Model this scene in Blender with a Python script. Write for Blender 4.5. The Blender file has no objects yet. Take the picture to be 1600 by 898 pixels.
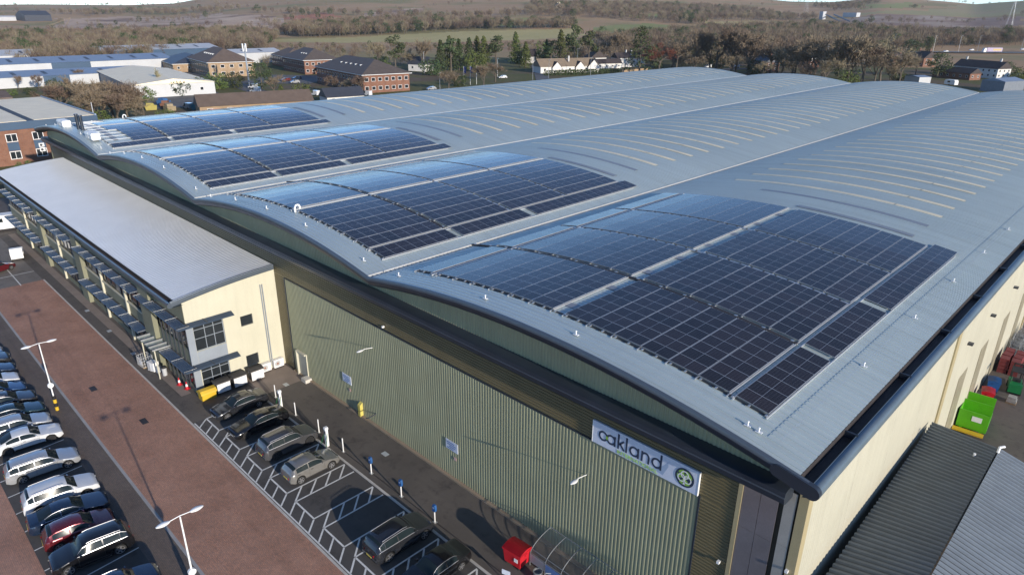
import bpy, bmesh, math, random
import numpy as np
from mathutils import Vector, Matrix
random.seed(7)
R = math.radians
SC = bpy.context.scene
COL = SC.collection

# ---------------------------------------------------------------- camera, sky, sun, exposure
cam_d = bpy.data.cameras.new('camera'); cam = bpy.data.objects.new('camera', cam_d); COL.objects.link(cam)
cam_d.sensor_width = 36.0; cam_d.lens = 24.02; cam_d.clip_start = 0.5; cam_d.clip_end = 30000
rot = Matrix(((0.71281644, -0.26934124, 0.64757086), (0.70130458, 0.26314437, -0.66251561), (0.00803815, 0.92639643, 0.37646388)))
cam.matrix_world = Matrix.Translation((0, -26.94, 32.26)) @ rot.to_4x4()
SC.camera = cam
SUN_EL, SUN_AZ = 14.0, 97.5            # degrees above the horizon; clockwise from +Y
w = bpy.data.worlds.new('World'); SC.world = w; w.use_nodes = True
wn = w.node_tree; wn.nodes.clear()
sky = wn.nodes.new('ShaderNodeTexSky'); sky.sky_type = 'NISHITA'; sky.sun_disc = False
sky.altitude = 200; sky.sun_elevation = R(SUN_EL); sky.sun_rotation = R(SUN_AZ); sky.air_density = 0.6; sky.dust_density = 0.0; sky.ozone_density = 3.0
bg = wn.nodes.new('ShaderNodeBackground'); bg.inputs[1].default_value = 0.118
wo = wn.nodes.new('ShaderNodeOutputWorld')
wn.links.new(sky.outputs[0], bg.inputs[0]); wn.links.new(bg.outputs[0], wo.inputs[0])
sd = bpy.data.lights.new('sun', 'SUN'); sd.energy = 2.9; sd.angle = R(0.6); sd.color = (1.0, 0.90, 0.77)
sun = bpy.data.objects.new('sun', sd); COL.objects.link(sun)
sv = Vector((math.sin(R(SUN_AZ)) * math.cos(R(SUN_EL)), math.cos(R(SUN_AZ)) * math.cos(R(SUN_EL)), math.sin(R(SUN_EL))))
sun.rotation_euler = (-sv).to_track_quat('-Z', 'Y').to_euler(); sun.location = sv * 300
vs = SC.view_settings; vs.view_transform = 'Standard'; vs.look = 'None'; vs.gamma = 1.0; vs.exposure = 1.05
vs.use_curve_mapping = False

# ---------------------------------------------------------------- helpers
class MB:
    """collects shapes and links them as one mesh object"""
    def __init__(s): s.v = []; s.f = []; s.m = []
    def poly(s, pts, m=0):
        n = len(s.v); s.v += [tuple(p) for p in pts]; s.f.append(tuple(range(n, n + len(pts)))); s.m.append(m); return s
    def box(s, x0, x1, y0, y1, z0, z1, m=0):
        n = len(s.v)
        s.v += [(x, y, z) for z in (z0, z1) for y in (y0, y1) for x in (x0, x1)]
        for q in ((0, 2, 3, 1), (4, 5, 7, 6), (0, 1, 5, 4), (2, 6, 7, 3), (0, 4, 6, 2), (1, 3, 7, 5)):
            s.f.append(tuple(n + i for i in q)); s.m.append(m)
        return s
    def grid(s, rows, m=0, closed=False):
        """rows: list of equal-length point lists"""
        n = len(s.v); k = len(rows[0])
        for r in rows: s.v += [tuple(p) for p in r]
        for i in range(len(rows) - 1):
            for j in range(k if closed else k - 1):
                j2 = (j + 1) % k
                s.f.append((n + i * k + j, n + i * k + j2, n + (i + 1) * k + j2, n + (i + 1) * k + j)); s.m.append(m)
        return s
    def tube(s, pts, r, n=8, m=0, caps=True):
        pts = [Vector(p) for p in pts]; rr = r if isinstance(r, (list, tuple)) else [r] * len(pts)
        rows = []
        for i, p in enumerate(pts):
            d = (pts[min(i + 1, len(pts) - 1)] - pts[max(i - 1, 0)]).normalized()
            a = d.cross(Vector((0, 0, 1)) if abs(d.z) < .9 else Vector((1, 0, 0))).normalized(); b = d.cross(a)
            rows.append([p + (a * math.cos(t) + b * math.sin(t)) * rr[i] for t in [2 * math.pi * k / n for k in range(n)]])
        s.grid(rows, m, True)
        if caps: s.poly(rows[0][::-1], m); s.poly(rows[-1], m)
        return s
    def prism(s, poly, axis, a, b, m=0):
        """poly: 2-D outline; axis 0/1/2 = extruded along x/y/z from a to b"""
        def P(u, v, t): return ((t, u, v), (u, t, v), (u, v, t))[axis]
        A = [P(u, v, a) for u, v in poly]; B_ = [P(u, v, b) for u, v in poly]
        s.poly(A[::-1], m); s.poly(B_, m)
        for i in range(len(poly)):
            j = (i + 1) % len(poly); s.poly([A[i], A[j], B_[j], B_[i]], m)
        return s
    def disc(s, c, r, axis, n=16, m=0, rz=None):
        pts = []
        for k in range(n):
            t = 2 * math.pi * k / n; u, v = r * math.cos(t), (rz or r) * math.sin(t)
            pts.append((c[0] + (0, u, u)[axis], c[1] + (u, 0, v)[axis], c[2] + (v, v, 0)[axis]))
        return s.poly(pts, m)
    def mesh(s, name, mats, smooth=None):
        me = bpy.data.meshes.new(name); me.from_pydata(s.v, [], s.f)
        for mt in (mats if isinstance(mats, (list, tuple)) else [mats]): me.materials.append(mt)
        if any(s.m): me.polygons.foreach_set('material_index', s.m)
        bm = bmesh.new(); bm.from_mesh(me); bmesh.ops.remove_doubles(bm, verts=bm.verts, dist=1e-5)
        bmesh.ops.recalc_face_normals(bm, faces=bm.faces); bm.to_mesh(me); bm.free()
        if smooth:
            me.shade_smooth()
            try: me.set_sharp_from_angle(angle=R(smooth))
            except Exception: pass
        me.update(); return me
    def build(s, name, mats, parent=None, smooth=None, loc=None, rz=0):
        return link(name, s.mesh(name, mats, smooth), parent, loc, rz)
def link(name, me, parent=None, loc=None, rz=0):
    o = bpy.data.objects.new(name, me); COL.objects.link(o)
    if loc is not None: o.location = loc
    if rz: o.rotation_euler.z = rz
    if parent is not None: o.parent = parent
    return o
def tag(o, label=None, cat=None, group=None, kind=None):
    if label: o['label'] = label
    if cat: o['category'] = cat
    if group: o['group'] = group
    if kind: o['kind'] = kind
    return o
def thing(name, label, cat, loc=(0, 0, 0), rz=0, group=None):
    return tag(link(name, None, None, loc, rz), label, cat, group)
def copy_tree(o, parent=None):
    c_ = o.copy(); COL.objects.link(c_)
    if parent is not None: c_.parent = parent
    for ch in o.children: copy_tree(ch, c_)
    return c_
def struct(o): o['kind'] = 'structure'; return o

# ---------------------------------------------------------------- materials
def nodes(name):
    m = bpy.data.materials.new(name); m.use_nodes = True; t = m.node_tree
    return m, t, t.nodes['Principled BSDF']
def N(t, kind, **kw):
    n = t.nodes.new(kind)
    for k, v in kw.items(): setattr(n, k, v)
    return n
def pos(t, scale=(1, 1, 1), obj=False):
    g = N(t, 'ShaderNodeTexCoord').outputs['Object'] if obj else N(t, 'ShaderNodeNewGeometry').outputs['Position']
    mp = N(t, 'ShaderNodeMapping'); mp.inputs['Scale'].default_value = scale; t.links.new(g, mp.inputs[0]); return mp.outputs[0]
def mix(t, fac, a, b, mode='MIX'):
    n = N(t, 'ShaderNodeMix', data_type='RGBA', blend_type=mode)
    for s_, v in ((n.inputs[0], fac), (n.inputs[6], a), (n.inputs[7], b)):
        if hasattr(v, 'is_output'): t.links.new(v, s_)
        elif isinstance(v, (int, float)): s_.default_value = v
        else: s_.default_value = (*v[:3], 1)
    return n.outputs[2]
def ramp(t, fac, lo, hi):
    n = N(t, 'ShaderNodeMapRange'); n.inputs[1].default_value = lo; n.inputs[2].default_value = hi; t.links.new(fac, n.inputs[0]); return n.outputs[0]
def noise(t, scale, detail=4, co=None, rough=.6):
    n = N(t, 'ShaderNodeTexNoise'); n.inputs['Scale'].default_value = scale; n.inputs['Detail'].default_value = detail; n.inputs['Roughness'].default_value = rough
    t.links.new(co if co is not None else pos(t), n.inputs['Vector']); return n.outputs['Fac']
def bump(t, b, h, dist=.02, strength=.5):
    n = N(t, 'ShaderNodeBump'); n.inputs['Distance'].default_value = dist; n.inputs['Strength'].default_value = strength
    t.links.new(h, n.inputs['Height']); t.links.new(n.outputs[0], b.inputs['Normal'])
def pm(name, col, rough=.6, metal=0., var=.12, vs=.8, fine=.06, fs=14., bmp=0., streak=0., coat=0., tint=None, obj=False):
    """painted / plain surface with large and fine colour variation"""
    m, t, b = nodes(name); c = (*col, 1)
    out = None
    n1 = noise(t, vs, 5, pos(t, obj=obj)); out = mix(t, ramp(t, n1, .3, .7), [x * (1 - var) for x in col], [min(1, x * (1 + var)) for x in (tint or col)])
    if fine:
        n2 = noise(t, fs, 3, pos(t, obj=obj)); out = mix(t, ramp(t, n2, .25, .75), out, mix(t, 1.0, out, (1 - fine * 2,) * 3, 'MULTIPLY'))
        if bmp: bump(t, b, n2, bmp)
    if streak:
        n3 = noise(t, 1.0, 4, pos(t, (2.2, 2.2, .12))); out = mix(t, ramp(t, n3, .45, .8), out, mix(t, 1.0, out, (1 - streak,) * 3, 'MULTIPLY'))
    t.links.new(out, b.inputs['Base Color'])
    n4 = noise(t, vs * 2.3, 3, pos(t, obj=obj)); mr = N(t, 'ShaderNodeMapRange'); mr.inputs[3].default_value = max(.03, rough - .07); mr.inputs[4].default_value = min(1, rough + .07)
    t.links.new(n4, mr.inputs[0]); t.links.new(mr.outputs[0], b.inputs['Roughness'])
    b.inputs['Metallic'].default_value = metal
    if coat: b.inputs['Coat Weight'].default_value = coat; b.inputs['Coat Roughness'].default_value = .05
    return m
def sheet_metal(name, col, pitch, rough=.38, metal=.3):
    """profiled roof sheet: each sheet a slightly different tone, faint run-off stains down the slope"""
    m, t, b = nodes(name)
    g = N(t, 'ShaderNodeNewGeometry').outputs['Position']; sp = N(t, 'ShaderNodeSeparateXYZ'); t.links.new(g, sp.inputs[0])
    d = N(t, 'ShaderNodeMath', operation='DIVIDE'); t.links.new(sp.outputs[1], d.inputs[0]); d.inputs[1].default_value = pitch
    fl = N(t, 'ShaderNodeMath', operation='FLOOR'); t.links.new(d.outputs[0], fl.inputs[0])
    wn_ = N(t, 'ShaderNodeTexWhiteNoise', noise_dimensions='1D'); t.links.new(fl.outputs[0], wn_.inputs['W'])
    o = mix(t, wn_.outputs['Value'], [x * .97 for x in col], [x * 1.03 for x in col])
    st = noise(t, 1.0, 5, pos(t, (.09, 1.6, .09))); o = mix(t, ramp(t, st, .5, .78), o, mix(t, 1.0, o, (.86, .86, .85), 'MULTIPLY'))
    bl = noise(t, .045, 4); o = mix(t, ramp(t, bl, .4, .7), o, mix(t, 1.0, o, (.88, .89, .90), 'MULTIPLY'))
    t.links.new(o, b.inputs['Base Color']); b.inputs['Metallic'].default_value = metal
    rn = noise(t, .3, 4, pos(t, (.3, 1.5, .3))); mr = N(t, 'ShaderNodeMapRange'); mr.inputs[3].default_value = rough - .08; mr.inputs[4].default_value = rough + .1; t.links.new(rn, mr.inputs[0]); t.links.new(mr.outputs[0], b.inputs['Roughness'])
    return m
def brickmat(name, c1, c2, mortar, bw, bh, vertical=True, rough=.8, patch=None, mix2=.5, axis=0):
    """brick courses; on walls the u axis runs along x+y, on paving along x and y"""
    m, t, b = nodes(name)
    g = N(t, 'ShaderNodeNewGeometry').outputs['Position']; sp = N(t, 'ShaderNodeSeparateXYZ'); t.links.new(g, sp.inputs[0])
    cb = N(t, 'ShaderNodeCombineXYZ')
    if vertical:
        ad = N(t, 'ShaderNodeMath', operation='ADD'); t.links.new(sp.outputs[0], ad.inputs[0]); t.links.new(sp.outputs[1], ad.inputs[1])
        t.links.new(ad.outputs[0], cb.inputs[0]); t.links.new(sp.outputs[2], cb.inputs[1])
    else: t.links.new(sp.outputs[0], cb.inputs[0]); t.links.new(sp.outputs[1], cb.inputs[1])
    br = N(t, 'ShaderNodeTexBrick'); br.inputs['Scale'].default_value = 1; br.inputs['Brick Width'].default_value = bw; br.inputs['Row Height'].default_value = bh
    br.inputs['Mortar Size'].default_value = bh * .07; br.inputs['Color1'].default_value = (*c1, 1); br.inputs['Color2'].default_value = (*c2, 1); br.inputs['Mortar'].default_value = (*mortar, 1)
    t.links.new(cb.outputs[0], br.inputs['Vector'])
    out = mix(t, ramp(t, noise(t, .35, 6), .35, .7), br.outputs['Color'], mix(t, 1.0, br.outputs['Color'], patch or (.75, .72, .7), 'MULTIPLY'))
    out = mix(t, ramp(t, noise(t, .7, 5, pos(t, (.06, 1.3, 1) if not vertical else (1, 1, 1))), .5, .72), out, mix(t, 1.0, out, (.84, .83, .82), 'MULTIPLY'))
    out = mix(t, ramp(t, noise(t, 1.1, 9, None, .75), .63, .70), out, mix(t, 1.0, out, (.6, .58, .56), 'MULTIPLY'))
    n2 = noise(t, 2.6, 5); out = mix(t, ramp(t, n2, .3, .75), out, mix(t, 1.0, out, (.8, .8, .82), 'MULTIPLY'))
    n5 = noise(t, 11., 2); out = mix(t, ramp(t, n5, .35, .65), mix(t, 1.0, out, (1.18, 1.08, 1.02), 'MULTIPLY'), mix(t, 1.0, out, (.82, .86, .9), 'MULTIPLY'))
    t.links.new(out, b.inputs['Base Color']); b.inputs['Roughness'].default_value = rough
    bump(t, b, br.outputs['Fac'], -.01, .5)
    return m
def tarmac(name, col, stain=.45, seam=0.):
    m, t, b = nodes(name)
    o = mix(t, ramp(t, noise(t, .22, 6), .3, .72), [x * .82 for x in col], [x * 1.22 for x in col])
    o = mix(t, ramp(t, noise(t, 1.4, 5), .55, .78), o, mix(t, 1.0, o, (1 - stain, 1 - stain, 1 - stain * .95), 'MULTIPLY'))
    o = mix(t, ramp(t, noise(t, .55, 9, None, .7), .56, .66), o, mix(t, 1.0, o, (.62, .62, .64), 'MULTIPLY'))
    o = mix(t, ramp(t, noise(t, .5, 6, pos(t, (.08, 1.4, 1))), .5, .75), o, mix(t, 1.0, o, (1.22, 1.2, 1.17), 'MULTIPLY'))
    o = mix(t, ramp(t, noise(t, 22, 3), .3, .7), mix(t, 1.0, o, (.85,) * 3, 'MULTIPLY'), mix(t, 1.0, o, (1.16,) * 3, 'MULTIPLY'))
    t.links.new(o, b.inputs['Base Color']); b.inputs['Roughness'].default_value = .82
    bump(t, b, noise(t, 40, 2), .006, .4)
    return m
M = {}
M['roof'] = sheet_metal('roof_metal', (.465, .53, .525), .4)
M['office_roof'] = pm('office_roof_metal', (.56, .58, .60), .42, .2, .05, .3, .02, 4.)
M['gutter'] = pm('gutter_metal', (.50, .52, .53), .45, .3, .1, 1.)
M['gutter_dark'] = pm('gutter_lining', (.035, .03, .03), .6, 0, .3, 1.5)
M['navy_trim'] = pm('dark_trim', (.028, .036, .05), .35, .1, .15, .5)
M['slate_trim'] = pm('slate_trim', (.085, .105, .13), .32, .2, .1, .5)
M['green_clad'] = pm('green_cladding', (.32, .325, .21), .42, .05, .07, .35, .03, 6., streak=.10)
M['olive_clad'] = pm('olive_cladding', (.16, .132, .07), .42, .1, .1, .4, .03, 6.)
M['cream_clad'] = pm('cream_cladding', (.50, .475, .37), .5, .05, .05, .25, .03, 5., streak=.10)
mt_ = M['cream_clad'].node_tree; wv = N(mt_, 'ShaderNodeTexWave', wave_type='BANDS', bands_direction='Y'); wv.inputs['Scale'].default_value = 1.1; mt_.links.new(pos(mt_), wv.inputs['Vector'])
bump(mt_, mt_.nodes['Principled BSDF'], wv.outputs['Fac'], .03, .5)
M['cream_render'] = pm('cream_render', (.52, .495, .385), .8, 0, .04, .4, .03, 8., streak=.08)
M['tan_clad'] = pm('tan_cladding', (.42, .35, .2), .5, .1, .06, .4)
M['polycarb'] = pm('glazing_panel', (.23, .21, .22), .2, .3, .14, .6)
M['dark_recess'] = pm('dark_recess', (.03, .028, .02), .7)
M['glass'] = pm('window_glass', (.02, .024, .028), .06, 0, .3, .4, 0)
M['frame_grey'] = pm('grey_frame', (.33, .37, .42), .4, .3, .06)
M['frame_dark'] = pm('dark_frame', (.05, .055, .065), .4, .2, .06)
M['white'] = pm('white_paint', (.78, .78, .77), .45, 0, .05, 1.2)
M['galv'] = pm('galvanised_steel', (.48, .49, .5), .4, .7, .1, 2.)
M['black'] = pm('black_rubber', (.012, .012, .013), .75, 0, .2, 3.)
M['grill'] = pm('skylight_sheet', (.68, .60, .42), .5, 0, .14, .25, .03, 3.)
M['cover'] = pm('covered_skylight', (.235, .255, .285), .45, .2, .08, .25)
M['paint_line'] = pm('road_paint', (.74, .73, .69), .7, 0, .15, 2., .12, 9.)
M['kerb'] = pm('kerb_concrete', (.52, .49, .44), .85, 0, .15, 1.2, .08)
M['ground_brown'] = pm('yard_soil', (.10, .085, .06), .95, 0, .3, .05)
M['tarmac'] = tarmac('tarmac', (.098, .084, .072))
M['tarmac_bay'] = tarmac('tarmac_bay', (.070, .064, .059), .3)
M['tarmac_worn'] = tarmac('tarmac_worn', (.165, .148, .13), .3)
M['paver'] = brickmat('red_block_paving', (.50, .27, .18), (.40, .235, .165), (.24, .17, .13), .2, .1, False)
M['paver_grey'] = brickmat('grey_block_paving', (.17, .135, .112), (.14, .118, .10), (.09, .075, .065), .2, .1, False)
M['path_pink'] = pm('concrete_path', (.25, .20, .165), .85, 0, .16, .5, .08)

# solar glass: dark cells with fine pale grid lines, in the panel's own coordinates
def solar_mat():
    m, t, b = nodes('solar_cells'); co = N(t, 'ShaderNodeTexCoord').outputs['Object']; sp = N(t, 'ShaderNodeSeparateXYZ'); t.links.new(co, sp.inputs[0])
    def lines(out, pitch, wd):
        d = N(t, 'ShaderNodeMath', operation='DIVIDE'); t.links.new(out, d.inputs[0]); d.inputs[1].default_value = pitch
        f = N(t, 'ShaderNodeMath', operation='FRACT'); t.links.new(d.outputs[0], f.inputs[0])
        c = N(t, 'ShaderNodeMath', operation='LESS_THAN'); t.links.new(f.outputs[0], c.inputs[0]); c.inputs[1].default_value = wd; return c.outputs[0]
    a = lines(sp.outputs[0], .172, .045); c = lines(sp.outputs[1], .168, .05)
    mx = N(t, 'ShaderNodeMath', operation='MAXIMUM'); t.links.new(a, mx.inputs[0]); t.links.new(c, mx.inputs[1])
    ri = N(t, 'ShaderNodeObjectInfo').outputs['Random']
    base = mix(t, ri, (.012, .010, .011), (.024, .018, .019))
    t.links.new(mix(t, mx.outputs[0], base, (.085, .085, .095)), b.inputs['Base Color'])
    b.inputs['Roughness'].default_value = .16; b.inputs['IOR'].default_value = 1.5; b.inputs['Specular IOR Level'].default_value = .36
    return m
M['solar'] = solar_mat()
M['alu'] = pm('aluminium', (.60, .61, .62), .38, .6, .05, 2.)
# ---------------------------------------------------------------- setting: yard, road, bays
def wpart(o, root):
    """parent o (built in world coordinates) to root"""
    o.parent = root; o.matrix_parent_inverse = (Matrix.Translation(root.location) @ root.rotation_euler.to_matrix().to_4x4()).inverted(); return o
def sheet(name, mat, x0, x1, y0, y1, z, th=.003):
    return struct(MB().box(x0, x1, y0, y1, z - th, z).build(name, mat))
sheet('yard_tarmac', M['tarmac'], -150, 60, -120, 186, 0.0, .04)
sheet('brick_road', M['paver'], -99, 40, -17.0, -10.95, .005)
sheet('worn_tarmac', M['tarmac_worn'], -150, -99.02, -40, -10.95, .005)
sheet('block_paved_strip', M['paver_grey'], -99, 40, -19.02, -17.2, .005)
sheet('parking_tarmac', M['tarmac_bay'], -99, 40, -23.84, -19.04, .005)
sheet('brick_aisle', M['paver'], -99, 40, -60, -23.86, .005)
sheet('ev_bay_tarmac', M['tarmac_bay'], -53.0, 10, -10.72, -4.78, .005)
sheet('footway', M['path_pink'], -124, -58, -9.75, -8.9, .006)
sheet('apron_paving', M['path_pink'], -57.2, -53.1, -4.5, -.25, .006)
mb = MB()
for k in range(33): mb.box(-99 + k * 4, -99 + k * 4 + 3.985, -10.95, -10.80, -.05, .03)
struct(mb.build('kerb', M['kerb']))
mb = MB()
for k in range(33): mb.box(-99 + k * 4, -99 + k * 4 + 3.985, -17.2, -17.0, -.05, .012)
struct(mb.build('channel_edging', pm('pale_edging', (.34, .33, .32), .8)))
mb = MB()
for k in range(40): mb.box(-52.9 + k * 1.5, -52.9 + k * 1.5 + 1.49, -4.76, -4.6, -.05, .06)
struct(mb.build('kerb', M['kerb']))
mb = MB()
for k in range(31): mb.box(-55.2 + k * 1.5, -55.2 + k * 1.5 + 1.49, -.3, -.06, -.05, .14)
struct(mb.build('wall_foot_kerb', pm('brown_kerb', (.30, .23, .16), .85)))
struct(MB().box(-53, -8, -4.06, -3.98, -.03, .007).build('drain_channel', M['gutter_dark']))
# painted bay lines
def line(mb, a, b, wd=.12, z=.009):
    a = Vector((*a, 0)); b = Vector((*b, 0)); d = (b - a).normalized(); n = Vector((-d.y, d.x, 0)) * wd / 2
    mb.poly([(p.x, p.y, z) for p in (a - n, b - n, b + n, a + n)])
mb = MB()
for k in range(-6, 24):
    x = -41.14 - 2.4 * k
    line(mb, (x, -19.04), (x + .42, -23.84), .09)
struct(mb.build('bay_markings', M['paint_line']))
mb = MB()
line(mb, (-52.9, -10.68), (-8, -10.68), .1)
for k in range(-5, 10):
    xr = -35.57 - 3.72 * k; xl = xr - 2.46      # bay between xl and xr; hatch strip from xr to xr + 1.26
    if xr > -8 or xl < -54: continue
    line(mb, (xr, -4.87), (xr, -9.68)); line(mb, (xl, -4.87), (xl, -9.68))
    for j in range(4):                             # diagonals in the hatch strip right of the bay
        y = -4.92 - j * 1.2; line(mb, (xr + .05, y), (xr + 1.22, y - 1.16), .12)
    for j in range(3):                             # diagonals in the strip in front of the bays
        x = xl + j * 1.24; line(mb, (x + .03, -9.72), (x + .95, -10.64), .12)
    line(mb, (xl, -9.68), (xr, -9.68), .12)
struct(mb.build('charging_bay_markings', M['paint_line']))
mb = MB(); line(mb, (-103.3, -20), (-103.3, -11), .14); line(mb, (-103.3, -13.35), (-98.6, -13.4), .12); line(mb, (-103.3, -16), (-98.6, -16), .12)
line(mb, (-108.6, -13.35), (-103.3, -13.35), .12)
struct(mb.build('old_bay_markings', M['paint_line']))
mb = MB()
for x, y, s_ in ((-65.0, -14.9, .9), (-56.2, -13.55, .9)): mb.box(x - .5, x + .5, y - .25, y + .25, -.01, .011)
struct(mb.build('drain_grates', M['gutter_dark']))
mb = MB()
for x, y in ((-38.2, -1.9), (-53.4, -2.1), (-77, -9.9), (-84.5, -9.95), (-69.7, -9.9)): mb.box(x - .3, x + .3, y - .2, y + .2, -.01, .012)
struct(mb.build('inspection_covers', M['gutter']))
# kerbed turf and soil left of the warehouse is part of the terrain (below)

# ---------------------------------------------------------------- warehouse
VX = [-9.05 - 30.65 * i for i in range(5)]; ZV = 14.2; RISE = 1.45; HW = 30.65 / 2; RR = (HW ** 2 + RISE ** 2) / (2 * RISE)
Y0, Y1 = -1.2, 178.0
def zb(x, i):
    xc = (VX[i] + VX[i + 1]) / 2; return ZV + RISE - RR + math.sqrt(RR ** 2 - (x - xc) ** 2)
def slope(x, i): return math.asin((x - (VX[i] + VX[i + 1]) / 2) / RR)
XR, XL = -7.67, -131.6            # side walls
wh = thing('warehouse', 'huge green clad warehouse with four curved grey metal roof barrels', 'warehouse', (-70, 0, 0))
def wp(mb, name, mat, smooth=None): return wpart(mb.build(name, mat, None, smooth), wh)
# ribbed roof sheets: seams run over each barrel
PITCH = .40
for i in range(4):
    xa = VX[i + 1] + .22 if i < 3 else VX[4] - 1.2
    xb = VX[i] - .22 if i > 0 else -7.95
    xs = np.linspace(xa, xb, 25)
    ys = []
    k = 0; y = Y0
    while y < Y1:
        ys += [(y, 0), (y + .33, 0), (y + .345, .045), (y + .385, .045)]; y += PITCH
    nx, ny = len(xs), len(ys)
    zx = np.array([zb(x, i) for x in xs]); yy = np.array([p[0] for p in ys]); hh = np.array([p[1] for p in ys])
    V = np.zeros((ny, nx, 3)); V[:, :, 0] = xs[None]; V[:, :, 1] = yy[:, None]; V[:, :, 2] = zx[None] + hh[:, None]
    idx = np.arange(ny * nx).reshape(ny, nx)
    F = np.stack([idx[:-1, :-1], idx[:-1, 1:], idx[1:, 1:], idx[1:, :-1]], -1).reshape(-1, 4)
    me = bpy.data.meshes.new('roof_barrel'); me.from_pydata(V.reshape(-1, 3).tolist(), [], F.tolist()); me.materials.append(M['roof']); me.update()
    wpart(link('roof_barrel', me), wh)
    # underside deck so the barrel is closed
    mb = MB(); mb.grid([[(x, Y0 + .05, zb(x, i) - .25) for x in xs], [(x, Y1 - .05, zb(x, i) - .25) for x in xs]]); wp(mb, 'roof_lining', M['dark_recess'])
# valley gutters with a pale lip on the near barrel's side
for i in (1, 2, 3):
    x = VX[i]; mb = MB()
    mb.box(x - .2, x + .2, Y0 - .02, Y1, ZV - .32, ZV - .26); mb.box(x - .215, x - .175, Y0 - .05, Y1, ZV - .3, ZV + .09); mb.box(x + .175, x + .215, Y0 - .05, Y1, ZV - .3, ZV - .02)
    wp(mb, 'valley_gutter', M['gutter'])
# front barge: dark profile swept along the four arcs
prof = [(-1.17, .06), (-1.30, .055), (-1.36, -.02), (-1.37, -.20), (-1.31, -.24), (-1.31, -.36), (-1.24, -.56), (-1.05, -.70), (-.7, -.76), (.0, -.76)]
def arcx(i, n=18):
    xa = VX[i + 1] if i < 3 else VX[4] - 1.25; xb = VX[i] if i > 0 else -7.5
    return np.linspace(xa, xb, n)
for i in range(4):
    mb = MB(); mb.grid([[(x, y, zb(x, i) + z) for y, z in prof[:4]] for x in arcx(i)]); wp(mb, 'barge_flashing', M['slate_trim'], 40)
    mb = MB(); mb.grid([[(x, y, zb(x, i) + z) for y, z in prof[3:]] for x in arcx(i)]); wp(mb, 'barge_board', M['navy_trim'], 40)
# right eave: deep gutter and rounded fascia, closed by a pill-shaped end cap
mb = MB(); mb.box(-7.97, -7.3, Y0 - .1, Y1, 13.42, 13.46); mb.box(-7.99, -7.95, Y0 - .1, Y1, 13.44, 13.93); wp(mb, 'eave_gutter', M['gutter_dark'])
mb = MB()
for k in range(22): mb.box(-7.93, -7.36, 4 + k * 8, 4.1 + k * 8, 13.47, 13.8)
tag(wp(mb, 'gutter_straps', M['navy_trim']), None, None, None, 'stuff')
pill = [(-7.42, 13.75)] + [(-7.22 + .26 * math.cos(t), 13.5 + .28 * math.sin(t)) for t in np.linspace(2.2, -1.9, 12)] + [(-7.42, 13.18), (-7.67, 13.1)]
mb = MB(); mb.grid([[(x, y, z) for x, z in pill] for y in (Y0 - .1, Y1)]); wp(mb, 'eave_fascia', pm('eave_slate', (.13, .17, .20), .35, .2), 40)
ca = math.radians(-11.5)
cap = [(-7.28 + .33 * math.cos(t), .33 * math.sin(t)) for t in np.linspace(-math.pi / 2, math.pi / 2, 12)] + [(-8.9 + .30 * math.cos(t), .30 * math.sin(t)) for t in np.linspace(math.pi / 2, 3 * math.pi / 2, 8)]
cp = [(-7.28 + (x + 7.28) * math.cos(ca) - z * math.sin(ca), 13.56 + (x + 7.28) * math.sin(ca) + z * math.cos(ca)) for x, z in cap]
mb = MB(); mb.prism(cp, 1, -1.42, -1.14); wp(mb, 'eave_end_cap', M['navy_trim'], 40)
# left eave
mb = MB(); mb.box(VX[4] - 1.3, VX[4] - .9, Y0, Y1, 13.3, 13.85); wp(mb, 'eave_fascia', M['slate_trim'])
# walls
def ribs_v(mb, x0, x1, zlo, zhi, y, pitch=.25, d=.036, flip=1):
    """vertical trapezoid ribs on a wall facing -Y; zhi may be a function of x"""
    f = zhi if callable(zhi) else (lambda x: zhi); pts = []; x = x0
    while x < x1 - 1e-6:
        for u, h in ((0, 0), (.40, 0), (.52, d), (.88, d)): 
            if x + u * pitch <= x1: pts.append((x + u * pitch, h))
        x += pitch
    pts.append((x1, 0))
    mb.grid([[(px, y - h, zlo) for px, h in pts], [(px, y - h, f(px)) for px, h in pts]])
def ribs_h(mb, x0, x1, z0, z1, y, pitch=.2, d=.045):
    pts = []; z = z0
    while z < z1 - 1e-6:
        for u, h in ((0, 0), (.4, 0), (.52, d), (.88, d)):
            if z + u * pitch <= z1: pts.append((z + u * pitch, h))
        z += pitch
    pts.append((z1, 0))
    mb.grid([[(x0, y - h, pz) for pz, h in pts], [(x1, y - h, pz) for pz, h in pts]])
def ztop(x):
    for i in range(4):
        if VX[i + 1] - 1.3 <= x <= VX[i] and (x >= VX[i + 1] or i == 3): return zb(x, i) - .7
    return zb(max(x, VX[1]), 0) - .7
mb = MB(); ribs_v(mb, -55.3, -12.87, 0.0, 9.42, -.03); wp(mb, 'ribbed_wall_panel', M['green_clad'])
mb = MB(); mb.box(-55.4, -12.80, -.09, .02, 9.42, 9.50); mb.box(-12.87, -12.78, -.09, .02, 0, 9.42); mb.box(-55.42, -55.3, -.09, .02, 0, 9.42); wp(mb, 'panel_trim', M['navy_trim'])
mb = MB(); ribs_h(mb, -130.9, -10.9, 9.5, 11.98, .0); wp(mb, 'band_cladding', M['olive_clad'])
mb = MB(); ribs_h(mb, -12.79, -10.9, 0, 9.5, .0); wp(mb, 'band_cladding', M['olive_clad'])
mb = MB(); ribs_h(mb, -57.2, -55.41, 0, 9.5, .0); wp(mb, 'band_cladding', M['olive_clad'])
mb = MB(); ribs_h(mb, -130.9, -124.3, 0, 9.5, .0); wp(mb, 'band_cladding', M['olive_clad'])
mb = MB(); ribs_v(mb, -130.9, -8.15, 12.6, ztop, -.02); wp(mb, 'gable_cladding', M['green_clad'])
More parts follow.
